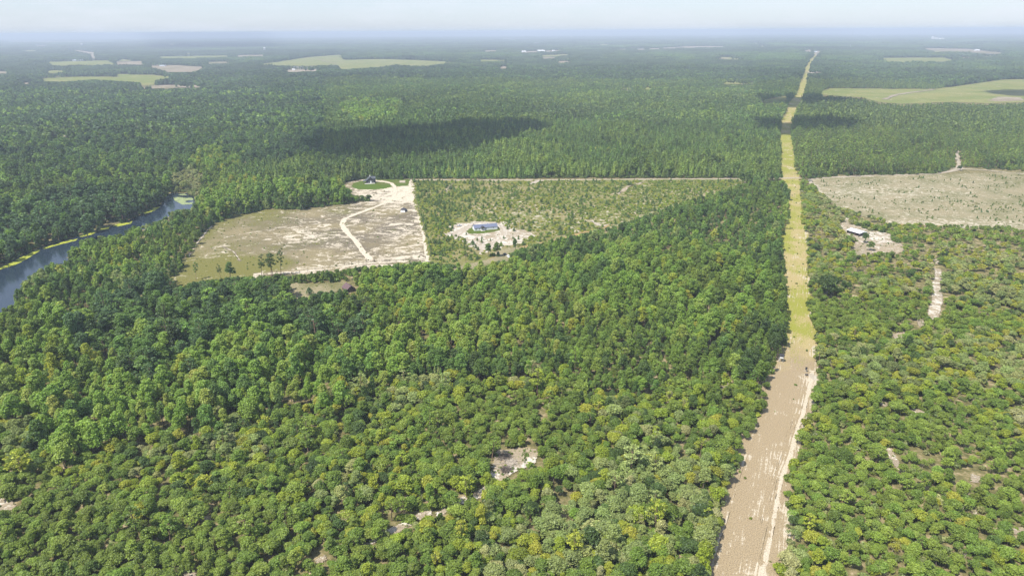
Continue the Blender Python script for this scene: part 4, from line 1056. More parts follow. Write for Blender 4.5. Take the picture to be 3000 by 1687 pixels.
COLW = dict(olive='olive-green', green='mid-green', lime='yellow-green', dark='very dark', bright='bright green', deep='deep green', blue='blue-green', pine='dark green', pinelit='light green', grey='greyish', gold='golden', silver='silvery', far='dull green')
ORDW = ['first', 'second', 'third', 'fourth', 'fifth', 'sixth', 'seventh', 'eighth', 'ninth', 'tenth', 'eleventh', 'twelfth']
ANCHORS = {
 'forest': [(120,1620,'in the bottom left corner'), (60,1440,'beside the sand patch on the left border'), (420,1640,'along the bottom border left of centre'), (760,1620,'along the bottom border under the forest'), (950,1600,'by the small sand spot at the bottom border'),
            (1170,1520,'by the sand spots below the log clearing'), (1420,1640,'along the bottom border below the log clearing'), (1560,1470,'just below the log clearing'), (1420,1290,'just above the log clearing'), (1750,1640,'along the bottom border at mid frame'), (1750,1400,'between the log clearing and the strip'),
            (1950,1560,'a little left of the bare strip'), (2060,1640,'on the left edge of the strip, bottom border'), (2110,1400,'on the left edge of the bare strip'), (2210,1150,'on the left edge of the strip below the blind'), (2330,1640,'on the right edge of the strip, bottom border'),
            (2360,1380,'on the right edge of the bare strip'), (2420,1150,'on the right edge of the strip by the feeder'), (2560,1640,'along the bottom border right of the strip'), (2600,1400,'around the grey sand gap right of the strip'), (2760,1600,'along the bottom border far right'),
            (2850,1430,'by the winding sand gaps at far right'), (2950,1630,'in the bottom right corner'), (2950,1250,'at the right border'), (2650,1200,'by the two sand gaps right of the strip'), (420,1430,'in the lower left forest'), (900,1420,'in the lower middle forest'),
            (80,1010,'at the near end of the creek'), (300,770,'on the near bank of the creek'), (120,900,'where the creek leaves the frame'), (480,900,'between the creek and the open field'), (600,1000,'in the dark wood below the field'), (900,940,'in the wood below the red-roofed barn'), (1080,880,'right behind the red-roofed barn'),
            (1300,880,'in the bright wood right of the red-roofed barn'), (1300,1020,'in the wood at the middle of the frame'), (1650,850,'in the bright wood below the white house'), (1900,780,'in the wood right of the clay road'), (2150,820,'in the wood beside the green strip'), (150,1180,'in the bright wood at the left border'),
            (600,1170,'in the bright wood left of centre'), (1000,1100,'in the bright wood at centre'), (1700,1050,'in the wood left of the deer blind'), (850,560,'on the wooded rim behind the field'), (300,560,'on the far bank of the creek'), (620,600,'on the rim at the field\'s upper left corner'),
            (760,850,'in the young wood under the field'), (1200,800,'in the wood under the field gate'), (2450,800,'right of the strip by the big dark oak'), (2450,650,'in the wood left of the metal barn'), (2560,640,'behind the metal barn'), (2760,720,'in the scrub right of the metal barn'), (2700,1000,'below the pale sand track at right')],
 'pine': [(1000,520,'behind the lawn of the dark cabin'), (1130,515,'right behind the dark cabin'), (1300,515,'in the pine edge behind the field corner'), (1500,515,'in the pine edge behind the scrubland'), (1750,515,'in the pine edge behind the mid scrubland'), (2000,512,'in the pine edge right along the scrubland'), (2220,490,'in the pines left of the far strip'),
          (2400,490,'in the pines right of the far strip'), (2550,480,'behind the left part of the cut-over ground'), (2720,480,'left of the far sandy lane'), (2880,470,'right of the far sandy lane'), (2960,480,'at the right border behind the cut-over ground'), (850,520,'in the pines behind the wooded rim'),
          (560,720,'between the creek and the field'), (200,900,'near the creek at left'), (500,900,'in the wood below the field\'s corner'), (900,900,'in the wood below the field'), (1500,780,'in the wood below the clay road'), (1900,700,'in the wood under the scrubland'), (2200,620,'beside the strip below the crossing road'),
          (300,1500,'in the lower left forest'), (1000,1500,'in the lower middle forest'), (1700,1500,'in the forest left of the strip'), (2600,1500,'in the forest right of the strip'), (2800,1100,'in the scrub at the right border'), (600,420,'in the wood far behind the creek')],
 'low': [(1260,600,'along the field fence'), (1300,700,'left of the white house'), (1330,560,'in the upper left scrubland'), (1420,620,'behind the white house'), (1500,590,'in the scrubland behind the white house'), (1420,700,'in front of the white house'), (1560,670,'right of the white house'), (1650,600,'in the middle scrubland'), (1650,560,'in the upper middle scrubland'),
         (1800,560,'near the sand tracks of the scrubland'), (1780,630,'in the lower right scrubland'), (1950,570,'in the right scrubland'), (2080,545,'at the scrubland\'s right tip'), (1400,750,'by the clay road'), (2480,560,'on the left cut-over ground'), (2650,590,'on the middle cut-over ground'), (2800,560,'on the upper cut-over ground'), (2900,620,'on the lower right cut-over ground'),
         (2250,1400,'on the bare lower strip'), (2330,980,'on the grassy strip by the blind'), (2330,800,'on the middle strip'), (2320,600,'on the upper strip'), (650,760,'on the left field'), (800,690,'on the middle field'), (1100,680,'beside the field driveway'), (930,845,'by the red-roofed barn'), (700,860,'in the thicket under the field'), (1250,790,'in the thicket by the field corner'),
         (2450,1450,'at the strip\'s right edge'), (2700,1500,'in the scrub right of the strip'), (2850,1200,'in the scrub at the right border'), (1500,1450,'near the log clearing'), (1000,1600,'under the bottom forest'), (300,1600,'under the lower left forest'), (1900,1500,'at the strip\'s left side'), (2740,860,'by the pale sand track'), (500,830,'at the field\'s lower left corner')]}

def individuals(kind, models, count, name, species, cat, group, anchors, parts=True):
    D = DATA[kind]
    X, Y, h, r = D[:, 0], D[:, 1], D[:, 6], D[:, 7]
    px, py, zc = proj(np.column_stack([X, Y, h*.62]))
    mi = D[:, 4].astype(int)
    k = np.nonzero((px > 4) & (px < 2996) & (py > 100) & (py < 1683) & np.isin(mi, [i for m in models for i in IDX(m)]))[0]
    k = k[np.argsort(-(h*r/zc**2)[k])[:count]]
    A = ANCHORS[anchors]; ap = np.array([(a[0], a[1]) for a in A], float)
    rr = (r/zc)[k]; q1, q2 = np.quantile(rr, (.33, .7))
    rows, size_of = {}, {}
    for i, s in zip(k, rr):
        a = int(np.argmin((ap[:, 0]-px[i])**2+(1.6*(ap[:, 1]-py[i]))**2))
        size = 'small' if s < q1 else ('large' if s > q2 else 'middling')
        size_of[i] = size
        rows.setdefault('%s %s %s %s' % (size, COLW[PN[int(D[i, 5])]], species, A[a][2]), []).append(i)
    for base, lst in rows.items():
        lst.sort(key=lambda i: px[i])
        for j, i in enumerate(lst):
            lab = base
            if len(lst) > 1:
                lab = base+(', leftmost of its like' if j == 0 else ', rightmost of its like' if j == len(lst)-1 else ', %s from left of its like' % (ORDW[j] if j < 12 else '%dth' % (j+1)))
            w = lab.split()
            if len(w) > 16: lab = lab.replace(' of its like', '')
            if len(lab.split()) > 16: lab = lab.replace(size_of[i]+' ', '', 1)
            place_tree(name, ORDER[mi[i]], (X[i], Y[i], 0), D[i, 2], D[i, 3], D[i, 8:11], lab, cat, group, parts)
    DATA[kind] = np.delete(D, k, 0)
random.seed(5)
individuals('oak', ('oak0_', 'spindly0_'), 300, 'oak_tree', 'scrub oak', 'tree', 'scrub oaks of the nearest forest', 'forest')
individuals('hardwood', ('hardwood0_',), 300, 'hardwood_tree', 'hardwood', 'tree', 'tall hardwoods of the nearer woods', 'forest')
individuals('pine', ('pine0_', 'spire0_', 'pine1_', 'spire1_'), 300, 'pine_tree', 'pine', 'tree', 'pines nearest to the viewer', 'pine')
individuals('pine', ('sapling_',), 300, 'young_pine', 'young pine', 'young tree', 'young pines on open ground', 'low', False)
individuals('bush', ('bush_',), 300, 'bush', 'bush', 'bush', 'bushes on open ground', 'low', False)

mass('oak_forest', DATA['oak'], 'unbroken olive-green canopy of scrub oaks filling the foreground on both sides', 'forest')
mass('hardwood_forest', DATA['hardwood'], 'bright and dark green hardwood canopy around the creek and field', 'forest')
mass('pine_forest', DATA['pine'], 'dense dark pine plantation beyond the dirt road', 'forest')
mass('undergrowth', DATA['bush'], 'low bushes and weeds between the trees and on open ground', 'undergrowth')
mass('far_forest', DATA['far'], 'hazy blue-green forest running to the horizon between far fields', 'forest')

def lone(name, model, bx, by, htpx, wf, col, label, cat='tree', parts=True):
    """a single tree whose foot and height are read off the photograph"""
    p = gp(bx, by); _, _, zc = proj(p[None])
    h = htpx*zc[0]/FPX/math.cos(math.atan2(CAM_H, math.hypot(p[0], p[1])))
    H0 = {'oak': 7.0, 'har': 12.0, 'pin': 14.0, 'spi': 10.5 if model.startswith('spire') else 5.6, 'bus': 1.3, 'sap': 3.2}[model[:3]]
    return place_tree(name, model, tuple(p), h/H0*wf, h/H0, PAL[col] if isinstance(col, str) else col, label, cat, None, parts)
lone('pine_tree', 'pine0_0', 766, 814, 70, .85, 'dark', 'tall lone pine at the field edge, left of the close pair')
lone('pine_tree', 'pine0_1', 795, 812, 70, .9, 'dark', 'left trunk of the close pair of tall pines at the field edge')
lone('pine_tree', 'pine0_2', 801, 810, 66, .9, 'dark', 'right trunk of the close pair of tall pines at the field edge')
lone('pine_tree', 'pine0_1', 824, 808, 75, .75, 'dark', 'tallest lone pine at the field edge, right of the close pair')
lone('pine_tree', 'pine0_2', 575, 822, 52, .95, 'deep', 'slim lone pine in the grass at the field\'s lower left end')
lone('pine_tree', 'pine0_0', 647, 818, 46, .85, 'dark', 'small dark pine left of the broad tree at the field edge')
lone('hardwood_tree', 'hardwood0_1', 676, 822, 52, 1.35, 'deep', 'broad tree at the lower field edge left of the tall pines')
lone('oak_tree', 'oak0_1', 2419, 868, 58, 1.45, 'dark', 'big very dark round oak just right of the strip')
lone('oak_tree', 'oak0_2', 2533, 713, 30, 1.15, 'deep', 'lone oak standing on the sand in front of the metal barn')
lone('oak_tree', 'oak0_3', 2548, 735, 26, 1.1, 'green', 'small oak below the lone oak on the barn sand')
lone('oak_tree', 'oak0_0', 1081, 589, 17, 1.5, 'dark', 'dark rounded shrub oak at the wooded tip below the cabin lawn')
lone('juniper', 'spire0_1', 909, 864, 24, 2.4, 'dark', 'very dark rounded juniper in the grass beside the red-roofed barn')
lone('oak_tree', 'oak0_4', 2817, 1366, 24, .8, (.34, .30, .01), 'small bright yellow tree among the green scrub at far right')
lone('pine_tree', 'pine0_2', 1538, 1384, 72, .62, 'green', 'slender leaning pine standing alone in the log clearing')
lone('oak_tree', 'oak0_2', 1532, 1306, 30, 1.2, 'lime', 'round yellow-green oak above the log clearing')
lone('oak_tree', 'oak0_1', 2812, 500, 14, 1.3, 'dark', 'dark roadside tree at the sandy lane junction')
lone('hardwood_tree', 'hardwood0_2', 1510, 738, 38, 1.1, 'deep', 'dark tree over the clay road right of the white car')
lone('hardwood_tree', 'hardwood0_0', 1430, 752, 40, 1.3, 'deep', 'leafy tree between the white house and the white car')
lone('hardwood_tree', 'hardwood0_3', 1456, 752, 42, 1.3, 'green', 'leafy tree just left of the white car')
for k_, (x_, y_, s_) in enumerate(((1366,688,8),(1398,706,10),(1411,712,14),(1412,700,9),(1437,706,8),(1476,700,10),(1503,700,9),(1519,702,12),(1487,672,13),(1506,678,14))):
    lone('young_pine', 'sapling_%d' % (k_ % 3), x_, y_, s_, 1.15, 'pine', 'young pine on the sand of the white house yard, %s from left' % ORDW[k_], 'young tree', False)

# ------------------------------------------------------------------ buildings
M['white_siding'] = mat_plain('white_siding', (0.78, 0.79, 0.80), 0.6, 0.3, var=.04)
M['blue_roof'] = mat_plain('slate_blue_metal_roof', (0.13, 0.15, 0.22), 0.45, 0.4, var=.08)
M['dark_siding'] = mat_plain('charcoal_siding', (0.045, 0.045, 0.055), 0.7, 0.3, var=.15)
M['light_roof'] = mat_plain('pale_metal_roof', (0.50, 0.55, 0.60), 0.4, 0.5, var=.06)
M['cabin_roof'] = mat_plain('dull_metal_roof', (0.085, 0.095, 0.11), 0.6, 0.25, var=.1)
M['glass'] = mat_plain('window_glass', (0.03, 0.04, 0.05), 0.08, 0.6, var=.05)
M['concrete'] = mat_plain('concrete', (0.62, 0.60, 0.56), 0.8, 0.2, var=.1)
M['zinc'] = mat_plain('bright_zinc_roof', (0.74, 0.75, 0.80), 0.5, 0.5, var=.05)
M['wood_dark'] = mat_plain('weathered_timber', (0.12, 0.10, 0.085), 0.8, 0.1, var=.3)
M['red_roof'] = mat_plain('faded_red_roof', (0.12, 0.075, 0.08), 0.6, 0.3, var=.15)
M['brown_wall'] = mat_plain('dark_brown_boards', (0.07, 0.052, 0.045), 0.8, 0.2, var=.2)
M['white_paint'] = mat_plain('white_paint', (0.80, 0.80, 0.80), 0.3, 0.5, var=.02)
M['silver_paint'] = mat_plain('silver_paint', (0.52, 0.53, 0.54), 0.3, 0.6, var=.03)
M['rubber'] = mat_plain('rubber', (0.025, 0.025, 0.027), 0.8, 0.2)
M['steel'] = mat_plain('galvanised_steel', (0.45, 0.46, 0.48), 0.5, 0.5, var=.1)
M['far_white'] = mat_plain('far_white_walls', (0.75, 0.75, 0.76), 0.7, 0.2, var=.04)

def gable_walls(L, D, wh, rh, mb=None):
    """long axis x, ridge along x; front at y=0"""
    mb = mb or MB()
    return mb.add([(0,0,0),(L,0,0),(L,D,0),(0,D,0),(0,0,wh),(L,0,wh),(L,D,wh),(0,D,wh),(0,D/2,rh),(L,D/2,rh)], [(0,1,5,4),(2,3,7,6),(0,4,8,7,3),(1,2,6,9,5),(3,2,1,0),(4,5,9,8),(6,7,8,9)])
def gable_roof(L, D, wh, rh, ov=.3, th=.12):
    m = MB(); k = (rh-wh)/(D/2); e = ov*k
    m.slab([(-ov,-ov,wh-e+.05),(L+ov,-ov,wh-e+.05),(L+ov,D/2,rh+.05),(-ov,D/2,rh+.05)], th)
    m.slab([(-ov,D/2,rh+.045),(L+ov,D/2,rh+.045),(L+ov,D+ov,wh-e+.045),(-ov,D+ov,wh-e+.045)], th)
    return m
def window(parent, x, z, w, h, y=-.03, axis='y'):
    f = MB(); 
    for a in ((x-w/2-.06, x-w/2, z, z+h), (x+w/2, x+w/2+.06, z, z+h), (x-w/2-.06, x+w/2+.06, z-.06, z), (x-w/2-.06, x+w/2+.06, z+h, z+h+.06)):
        f.box(a[0], a[1], y-.04, y+.02, a[2], a[3])
    o = f.build('window', M['concrete'], parent)
    MB().box(x-w/2, x+w/2, y-.01, y+.015, z, z+h).build('pane', M['glass'], o)

def angle(a, b): return math.atan2(b[1]-a[1], b[0]-a[0])
def white_house():
    a, b = gp(1390, 677), gp(1457.5, 671.5)
    L, rz = math.hypot(*(b-a)[:2]), angle(a, b)
    e = empty('white_house', a, rz, 'long white house with slate blue roof and dark front porch in the scrubland', 'house')
    D, wh, rh = 5.6, 1.95, 3.35
    gable_walls(L, D, wh, rh).build('wall', M['white_siding'], e)
    r = gable_roof(L, D, wh, rh, .25).build('roof', M['blue_roof'], e)
    MB().box(L*.62, L*.62+.35, D*.62, D*.62+.35, rh-.6, rh+.25).build('vent_stack', M['steel'], r)
    for i in range(int(L/.75)):     # standing seams of the metal roof
        x = .1+i*.75; MB().slab([(x, -.24, wh-.02), (x+.05, -.24, wh-.02), (x+.05, D/2-.02, rh+.11), (x, D/2-.02, rh+.11)], .04).build('roof_seam', M['blue_roof'], r)
    for x, w_, h_, z_ in ((1.1, .55, .85, .7), (3.3, .5, .6, .95), (7.7, .5, .8, .75), (12.6, .4, .5, .95)): window(e, x, z_, w_, h_)
    MB().box(5.2, 5.75, -.05, .02, .15, 1.65).build('door', M['wood_dark'], e)
    p = MB(); p.slab([(4.0, -1.75, 2.0), (5.45, -1.75, 3.05), (5.45, 1.2, 3.05), (4.0, 1.2, 2.0)], .1); p.slab([(5.45, -1.75, 3.045), (6.9, -1.75, 1.995), (6.9, 1.2, 1.995), (5.45, 1.2, 3.045)], .1)
    pr = p.build('porch_roof', M['dark_siding'], e)
    MB().add([(4.15, -1.5, 1.95), (6.75, -1.5, 1.95), (5.45, -1.5, 2.9)], [(0, 1, 2)]).build('porch_gable', M['wood_dark'], pr)
    MB().box(4.0, 6.9, -1.7, -.02, 0, .15).build('porch_deck', M['concrete'], e)
    for x in (4.15, 6.7): MB().box(x, x+.12, -1.6, -1.48, .15, 1.98).build('porch_post', M['wood_dark'], e)
white_house()

def dark_cabin():
    a, b = gp(1074, 538.5), gp(1100, 537)
    rz = angle(a, b)
    e = empty('dark_cabin', a, rz, 'black gabled cabin with pale metal roof on the green lawn', 'house')
    Wd, D, wh, rh = math.hypot(*(b-a)[:2])*.9, 5.4, 2.6, 5.5
    w = MB().add([(0,0,0),(Wd,0,0),(Wd,D,0),(0,D,0),(0,0,wh),(Wd,0,wh),(Wd,D,wh),(0,D,wh),(Wd/2,0,rh),(Wd/2,D,rh)], [(0,1,5,8,4),(2,3,7,9,6),(0,4,7,3),(1,2,6,5),(3,2,1,0),(4,8,9,7),(5,6,9,8)])
    w.build('wall', M['dark_siding'], e)
    r = MB(); k = (rh-wh)/(Wd/2)
    r.slab([(-.6, -.4, wh-.6*k+.06), (Wd/2, -.4, rh+.06), (Wd/2, D+.4, rh+.06), (-.6, D+.4, wh-.6*k+.06)], .15)
    r.slab([(Wd/2, -.4, rh+.055), (Wd+.6, -.4, wh-.6*k+.055), (Wd+.6, D+.4, wh-.6*k+.055), (Wd/2, D+.4, rh+.055)], .15)
    ro = r.build('roof', M['cabin_roof'], e)
    MB().box(Wd*.44, Wd*.56, D*.55, D*.67, rh-.8, rh+1.0).build('chimney', M['concrete'], ro)
    x = MB(); x.slab([(Wd*.5, D*.3, wh+1.3), (Wd*.5, D*.62, rh+.25), (Wd+1.3, D*.62, rh-.3), (Wd+1.3, D*.3, wh+.9)], .12); x.slab([(Wd*.5, D*.62, rh+.24), (Wd*.5, D*.95, wh+1.3), (Wd+1.3, D*.95, wh+.9), (Wd+1.3, D*.62, rh-.31)], .12)
    cg = x.build('cross_gable', M['cabin_roof'], e)
    MB().box(Wd+.02, Wd+1.2, D*.38, D*.87, 0, wh+.85).build('wing_wall', M['dark_siding'], e)
    pl = MB().slab([(-2.6, -.2, 2.0), (-.35, -.2, 2.75), (-.35, D*.9, 2.75), (-2.6, D*.9, 2.0)], .1).build('porch_roof', M['cabin_roof'], e)
    for y in (0, D*.4, D*.8): MB().box(-2.45, -2.3, y, y+.15, 0, 2.0).build('porch_post', M['wood_dark'], e)
    MB().box(-1.6, Wd+.2, -1.6, -.02, 0, .25).build('patio', M['concrete'], e)
    window(e, Wd*.30, 1.0, .9, 1.2); window(e, Wd*.5, 3.6, .8, 1.0); window(e, Wd*.78, 1.0, .7, 1.2)
    MB().box(Wd*.48, Wd*.48+.9, -.05, .02, .25, 2.2).build('door', M['white_siding'], e)
dark_cabin()

def shed():
    a = gp(1174, 621.5)
    e = empty('garden_shed', a, math.radians(-8), 'small shed with dark hipped roof and white front on the dry field', 'shed')
    w = 3.0
    MB().box(0, w, 0, 2.6, 0, 1.7).build('wall', M['white_siding'], e)
    MB().add([(-.4, -.3, 1.68), (w+.4, -.3, 1.68), (w+.4, 3.6, 1.68), (-.4, 3.6, 1.68), (w*.4, 1.4, 2.85), (w*.6, 1.9, 2.85)], [(0, 1, 5, 4), (1, 2, 5), (2, 3, 4, 5), (3, 0, 4), (3, 2, 1, 0)]).build('roof', M['dark_siding'], e)
    MB().box(w+.02, w+.9, .2, 3.2, 0, 1.5).build('lean_to', M['dark_siding'], e)
    MB().box(w*.35, w*.65, -.05, .02, .05, 1.4).build('door', M['concrete'], e)
    MB().box(-.2, w+.2, -1.0, -.01, 0, .1).build('step', M['concrete'], e)
shed()

def metal_barn():
    H = 2.3
    F_ = gp(2518, 684, H); R_ = gp(2547, 679.5, H); rz = angle(F_, R_)
    e = empty('metal_barn', (F_[0], F_[1], 0), rz, 'open pole barn with bright zinc roof on the white sand', 'barn')
    L, D = 6.6, 9.6
    r = MB(); r.slab([(-.3, -.4, H), (L/2, -.4, H+.75), (L/2, D, H+.75), (-.3, D, H)], .08); r.slab([(L/2, -.4, H+.745), (L+.3, -.4, H), (L+.3, D, H), (L/2, D, H+.745)], .08)
    ro = r.build('roof', M['zinc'], e)
    MB().box(L/2-.09, L/2+.09, -.42, D+.02, H+.75, H+.81).build('ridge_cap', M['zinc'], ro)
    for x in (0, L-.18):
        for y in (0, D*.33, D*.66, D-.4): MB().box(x, x+.18, y, y+.18, 0, H-.05).build('post', M['wood_dark'], e)
    MB().box(.2, L-.2, D-.18, D-.1, 0, H-.1).build('back_wall', M['wood_dark'], e)
    MB().box(L-.12, L-.06, .2, D-.2, 0, H-.1).build('side_wall', M['light_roof'], e)
    MB().box(.4, 2.4, 2.2, 5.4, 0, 1.1).build('stored_hay', M['brown_wall'], e)
metal_barn()
def trailer():
    p = gp(2488.5, 683)
    e = empty('stock_trailer', p, math.radians(12), 'white box trailer parked left of the metal barn', 'trailer')
    MB().box(0, 2.6, 0, 1.3, .35, 1.7).build('box', M['white_paint'], e)
    MB().box(2.6, 3.5, .55, .72, .35, .45).build('drawbar', M['steel'], e)
    for x in (.8, 1.5):
        for y in (-.06, 1.24): MB().tube([(x, y, .28), (x, y+.12, .28)], .27, 10).build('wheel', M['rubber'], e)
    for i in range(1, 5): MB().box(i*.52-.02, i*.52+.02, -.03, -.005, .4, 1.65).build('rib', M['steel'], e)
trailer()

def red_barn():
    z = 1.6
    a, b, c = gp(1015.6, 849.5, z), gp(1041, 844, z), gp(1009.6, 838.5, z)
    rz = angle(a, b); Wd = math.hypot(*(b-a)[:2]); D = math.hypot(*(c-a)[:2])
    e = empty('red_roofed_barn', (a[0], a[1], 0), rz, 'small dark barn with faded red roof among the trees below the field', 'barn')
    wh, rh = z, z+1.7
    MB().add([(0,0,0),(Wd,0,0),(Wd,D,0),(0,D,0),(0,0,wh),(Wd,0,wh),(Wd,D,wh),(0,D,wh),(Wd/2,0,rh),(Wd/2,D,rh)], [(0,1,5,8,4),(2,3,7,9,6),(0,4,7,3),(1,2,6,5),(3,2,1,0),(4,8,9,7),(5,6,9,8)]).build('wall', M['brown_wall'], e)
    r = MB(); k = (rh-wh)/(Wd/2)
    r.slab([(-.3, -.35, wh-.3*k+.05), (Wd/2, -.35, rh+.05), (Wd/2, D+.3, rh+.05), (-.3, D+.3, wh-.3*k+.05)], .1); r.slab([(Wd/2, -.35, rh+.045), (Wd+.3, -.35, wh-.3*k+.045), (Wd+.3, D+.3, wh-.3*k+.045), (Wd/2, D+.3, rh+.045)], .1)
    r.build('roof', M['red_roof'], e)
    MB().box(Wd*.3, Wd*.7, -.06, .02, 0, 1.4).build('door', M['wood_dark'], e)
red_barn()

def car(px, py, rz, paint, label, pickup=False, s=1.0):
    p = gp(px, py)+np.array([0, 0, .1])
    e = empty('pickup_truck' if pickup else 'parked_car', p, rz, label, 'truck' if pickup else 'car'); e.scale = (s, s, s)
    L, w = (4.9, 1.85) if pickup else (4.4, 1.78)
    def prof(pts, y0, y1, nm, mt, par=e):
        n = len(pts); m = MB()
        m.add([(x, y0, z) for x, z in pts]+[(x, y1, z) for x, z in pts], [tuple(range(n))[::-1], tuple(range(n, 2*n))]+[(i, (i+1) % n, n+(i+1) % n, n+i) for i in range(n)])
        return m.build(nm, mt, par)
    if pickup:
        prof([(0,.4),(L,.4),(L,.85),(L-.1,1.0),(3.5,1.05),(1.9,1.05),(1.85,.75),(.1,.75),(.1,1.05),(0,1.05)], 0, w, 'body', paint)
        cb = prof([(1.9,1.05),(3.5,1.05),(3.0,1.7),(2.0,1.72)], .12, w-.12, 'cab', paint)
        prof([(1.97,1.1),(3.36,1.1),(2.98,1.6),(2.06,1.62)], .10, w-.10, 'side_windows', M['glass'], cb)
        MB().slab([(3.52,.2,1.08),(3.52,w-.2,1.08),(3.05,w-.25,1.66),(3.05,.25,1.66)], .02).build('windscreen', M['glass'], cb)
    else:
        prof([(0,.35),(L,.35),(L,.7),(L-.15,.85),(3.3,.98),(1.0,1.0),(.1,.95),(0,.8)], 0, w, 'body', paint)
        cb = prof([(.35,.98),(3.35,.98),(2.6,1.46),(1.0,1.5)], .12, w-.12, 'cabin', paint)
        prof([(.62,1.03),(3.12,1.03),(2.55,1.39),(1.05,1.42)], .10, w-.10, 'side_windows', M['glass'], cb)
        MB().slab([(3.38,.2,1.0),(3.38,w-.2,1.0),(2.66,w-.25,1.46),(2.66,.25,1.46)], .02).build('windscreen', M['glass'], cb)
        MB().slab([(.30,.2,1.0),(.30,w-.2,1.0),(.95,w-.25,1.5),(.95,.25,1.5)], .02).build('rear_window', M['glass'], cb)
    for x in (.85, L-.85):
        for y in (-.02, w-.2):
            t = MB().tube([(x, y, .34), (x, y+.22, .34)], .34, 12).build('wheel', M['rubber'], e)
            MB().tube([(x, y-.01, .34), (x, y+.23, .34)], .19, 10).build('rim', M['steel'], t)
    for y in (.15, w-.5):
        MB().box(L-.06, L+.02, y, y+.35, .62, .78).build('headlight', M['concrete'], e)
        MB().box(-.02, .05, y, y+.3, .62, .8).build('tail_light', M['red_roof'], e)
car(1483.5, 752, math.radians(-68), M['white_paint'], 'white car parked at the end of the clay road under trees', False, .72)
car(1339, 664, math.radians(14), M['silver_paint'], 'silver pickup truck parked on the sand left of the white house', True, .66)
car(1473.5, 745.5, math.radians(-52), M['dark_siding'], 'dark car half hidden behind the white car on the clay road', False, .6)

# ------------------------------------------------------------------ small things along the strip and the field
def deer_blind():
    p = gp(2284, 1060.5)
    e = empty('deer_blind', p, math.radians(-18), 'raised hunting blind with dark window on legs at the strip\'s left edge', 'hunting blind')
    for x in (0, 1.05):
        for y in (0, 1.05): MB().tube([(x*1.25-.13, y*1.25-.13, 0), (x, y, 1.75)], .05, 5).build('leg', M['steel'], e)
    MB().box(-.1, 1.15, -.1, 1.15, 1.75, 2.2).build('lower_panel', M['white_siding'], e)
    for x, y in ((-.1, -.1), (1.05, -.1), (-.1, 1.05), (1.05, 1.05)): MB().box(x, x+.1, y, y+.1, 2.2, 2.75).build('corner_post', M['steel'], e)
    MB().box(-.02, 1.07, -.02, 1.07, 2.2, 2.75).build('window', M['glass'], e)
    MB().slab([(-.3, -.3, 2.78), (1.35, -.3, 2.78), (1.35, 1.35, 2.95), (-.3, 1.35, 2.95)], .07).build('roof', M['dark_siding'], e)
    l = MB().tube([(-.4, .3, 0), (-.12, .3, 1.8)], .03, 4).tube([(-.4, .75, 0), (-.12, .75, 1.8)], .03, 4)
    lo = l.build('ladder', M['steel'], e)
    for i in range(5): MB().box(-.4+.056*i*1.0-.02, -.36+.056*i, .3, .75, .3*i+.2, .3*i+.24).build('rung', M['steel'], lo)
deer_blind()
def feeder():
    p = gp(2361, 1088.5)
    e = empty('deer_feeder', p, 0, 'black barrel feeder on a tripod standing on the bare strip', 'feeder')
    MB().lathe([(.06, .75), (.32, 1.0), (.38, 1.1), (.38, 1.75), (.34, 1.82), (.0, 1.95)], 14).build('barrel', M['rubber'], e, smooth=True)
    for k in range(3):
        a = k*2.094+.5; MB().tube([(.75*math.cos(a), .75*math.sin(a), 0), (.36*math.cos(a), .36*math.sin(a), 1.4)], .03, 5).build('leg', M['steel'], e)
    MB().box(-.12, .12, -.12, .12, .5, .75).build('spreader_box', M['dark_siding'], e)
feeder()
def trough():
    p = gp(2361, 1101)
    e = empty('feed_trough', p, .2, 'low grey trough box just below the barrel feeder', 'trough')
    for a in ((0, 1.0, 0, .06), (0, 1.0, .64, .7), (0, .06, .06, .64), (.94, 1.0, .06, .64)): MB().box(a[0], a[1], a[2], a[3], .2, .55).build('board', M['wood_dark'], e)
    MB().box(.06, .94, .06, .64, .2, .26).build('bottom', M['steel'], e)
    for x, y in ((0, 0), (.9, 0), (0, .6), (.9, .6)): MB().box(x, x+.08, y, y+.08, 0, .2).build('leg', M['wood_dark'], e)
trough()

def fence(name, pts, label, post_h=1.25, gap=4.0):
    _, L = lerp_line(pts, 6); n = int(L/gap)+1
    q, _ = lerp_line(pts, max(n, 3)); o0 = q[0]
    e = empty(name, (o0[0], o0[1], 0), 0, label, 'fence')
    pm = MB().tube([(0, 0, 0), (0, 0, post_h)], .085, 5)
    first = None
    for x, y in q-o0:
        if first is None: first = pm.build('post', M['wood_dark'], e, (x, y, 0))
        else:
            c = first.copy(); C.objects.link(c); c.parent = e; c.location = (x, y, 0)
    for z in (.35, .7, 1.05): MB().tube([(x, y, z) for x, y in q-o0], .012, 3).build('wire', M['steel'], e)
fence('wire_fence', [(1208, 527), (1216, 560), (1224, 604), (1243, 666), (1256, 713), (1267, 757)], 'wire fence along the right side of the open field')
fence('wire_fence', [(1098, 767), (1150, 768), (1267, 758)], 'wire fence right of the field gate')
fence('wire_fence', [(1072, 766), (1000, 778), (900, 796), (760, 810)], 'wire fence left of the field gate')
def gate():
    a, b = gp(1074, 769), gp(1097.5, 768)
    e = empty('field_gate', a, angle(a, b), 'dark ranch gate with tall posts where the driveway enters the field', 'gate')
    L = math.hypot(*(b-a)[:2])
    for x in (0, L-.2): MB().box(x, x+.2, 0, .2, 0, 2.5).build('gate_post', M['wood_dark'], e)
    for z in (.35, .8, 1.25): MB().box(.22, L-.22, .07, .13, z, z+.09).build('rail', M['wood_dark'], e)
    for x in (.25, L/2, L-.35): MB().box(x, x+.08, .06, .14, .3, 1.4).build('upright', M['wood_dark'], e)
gate()
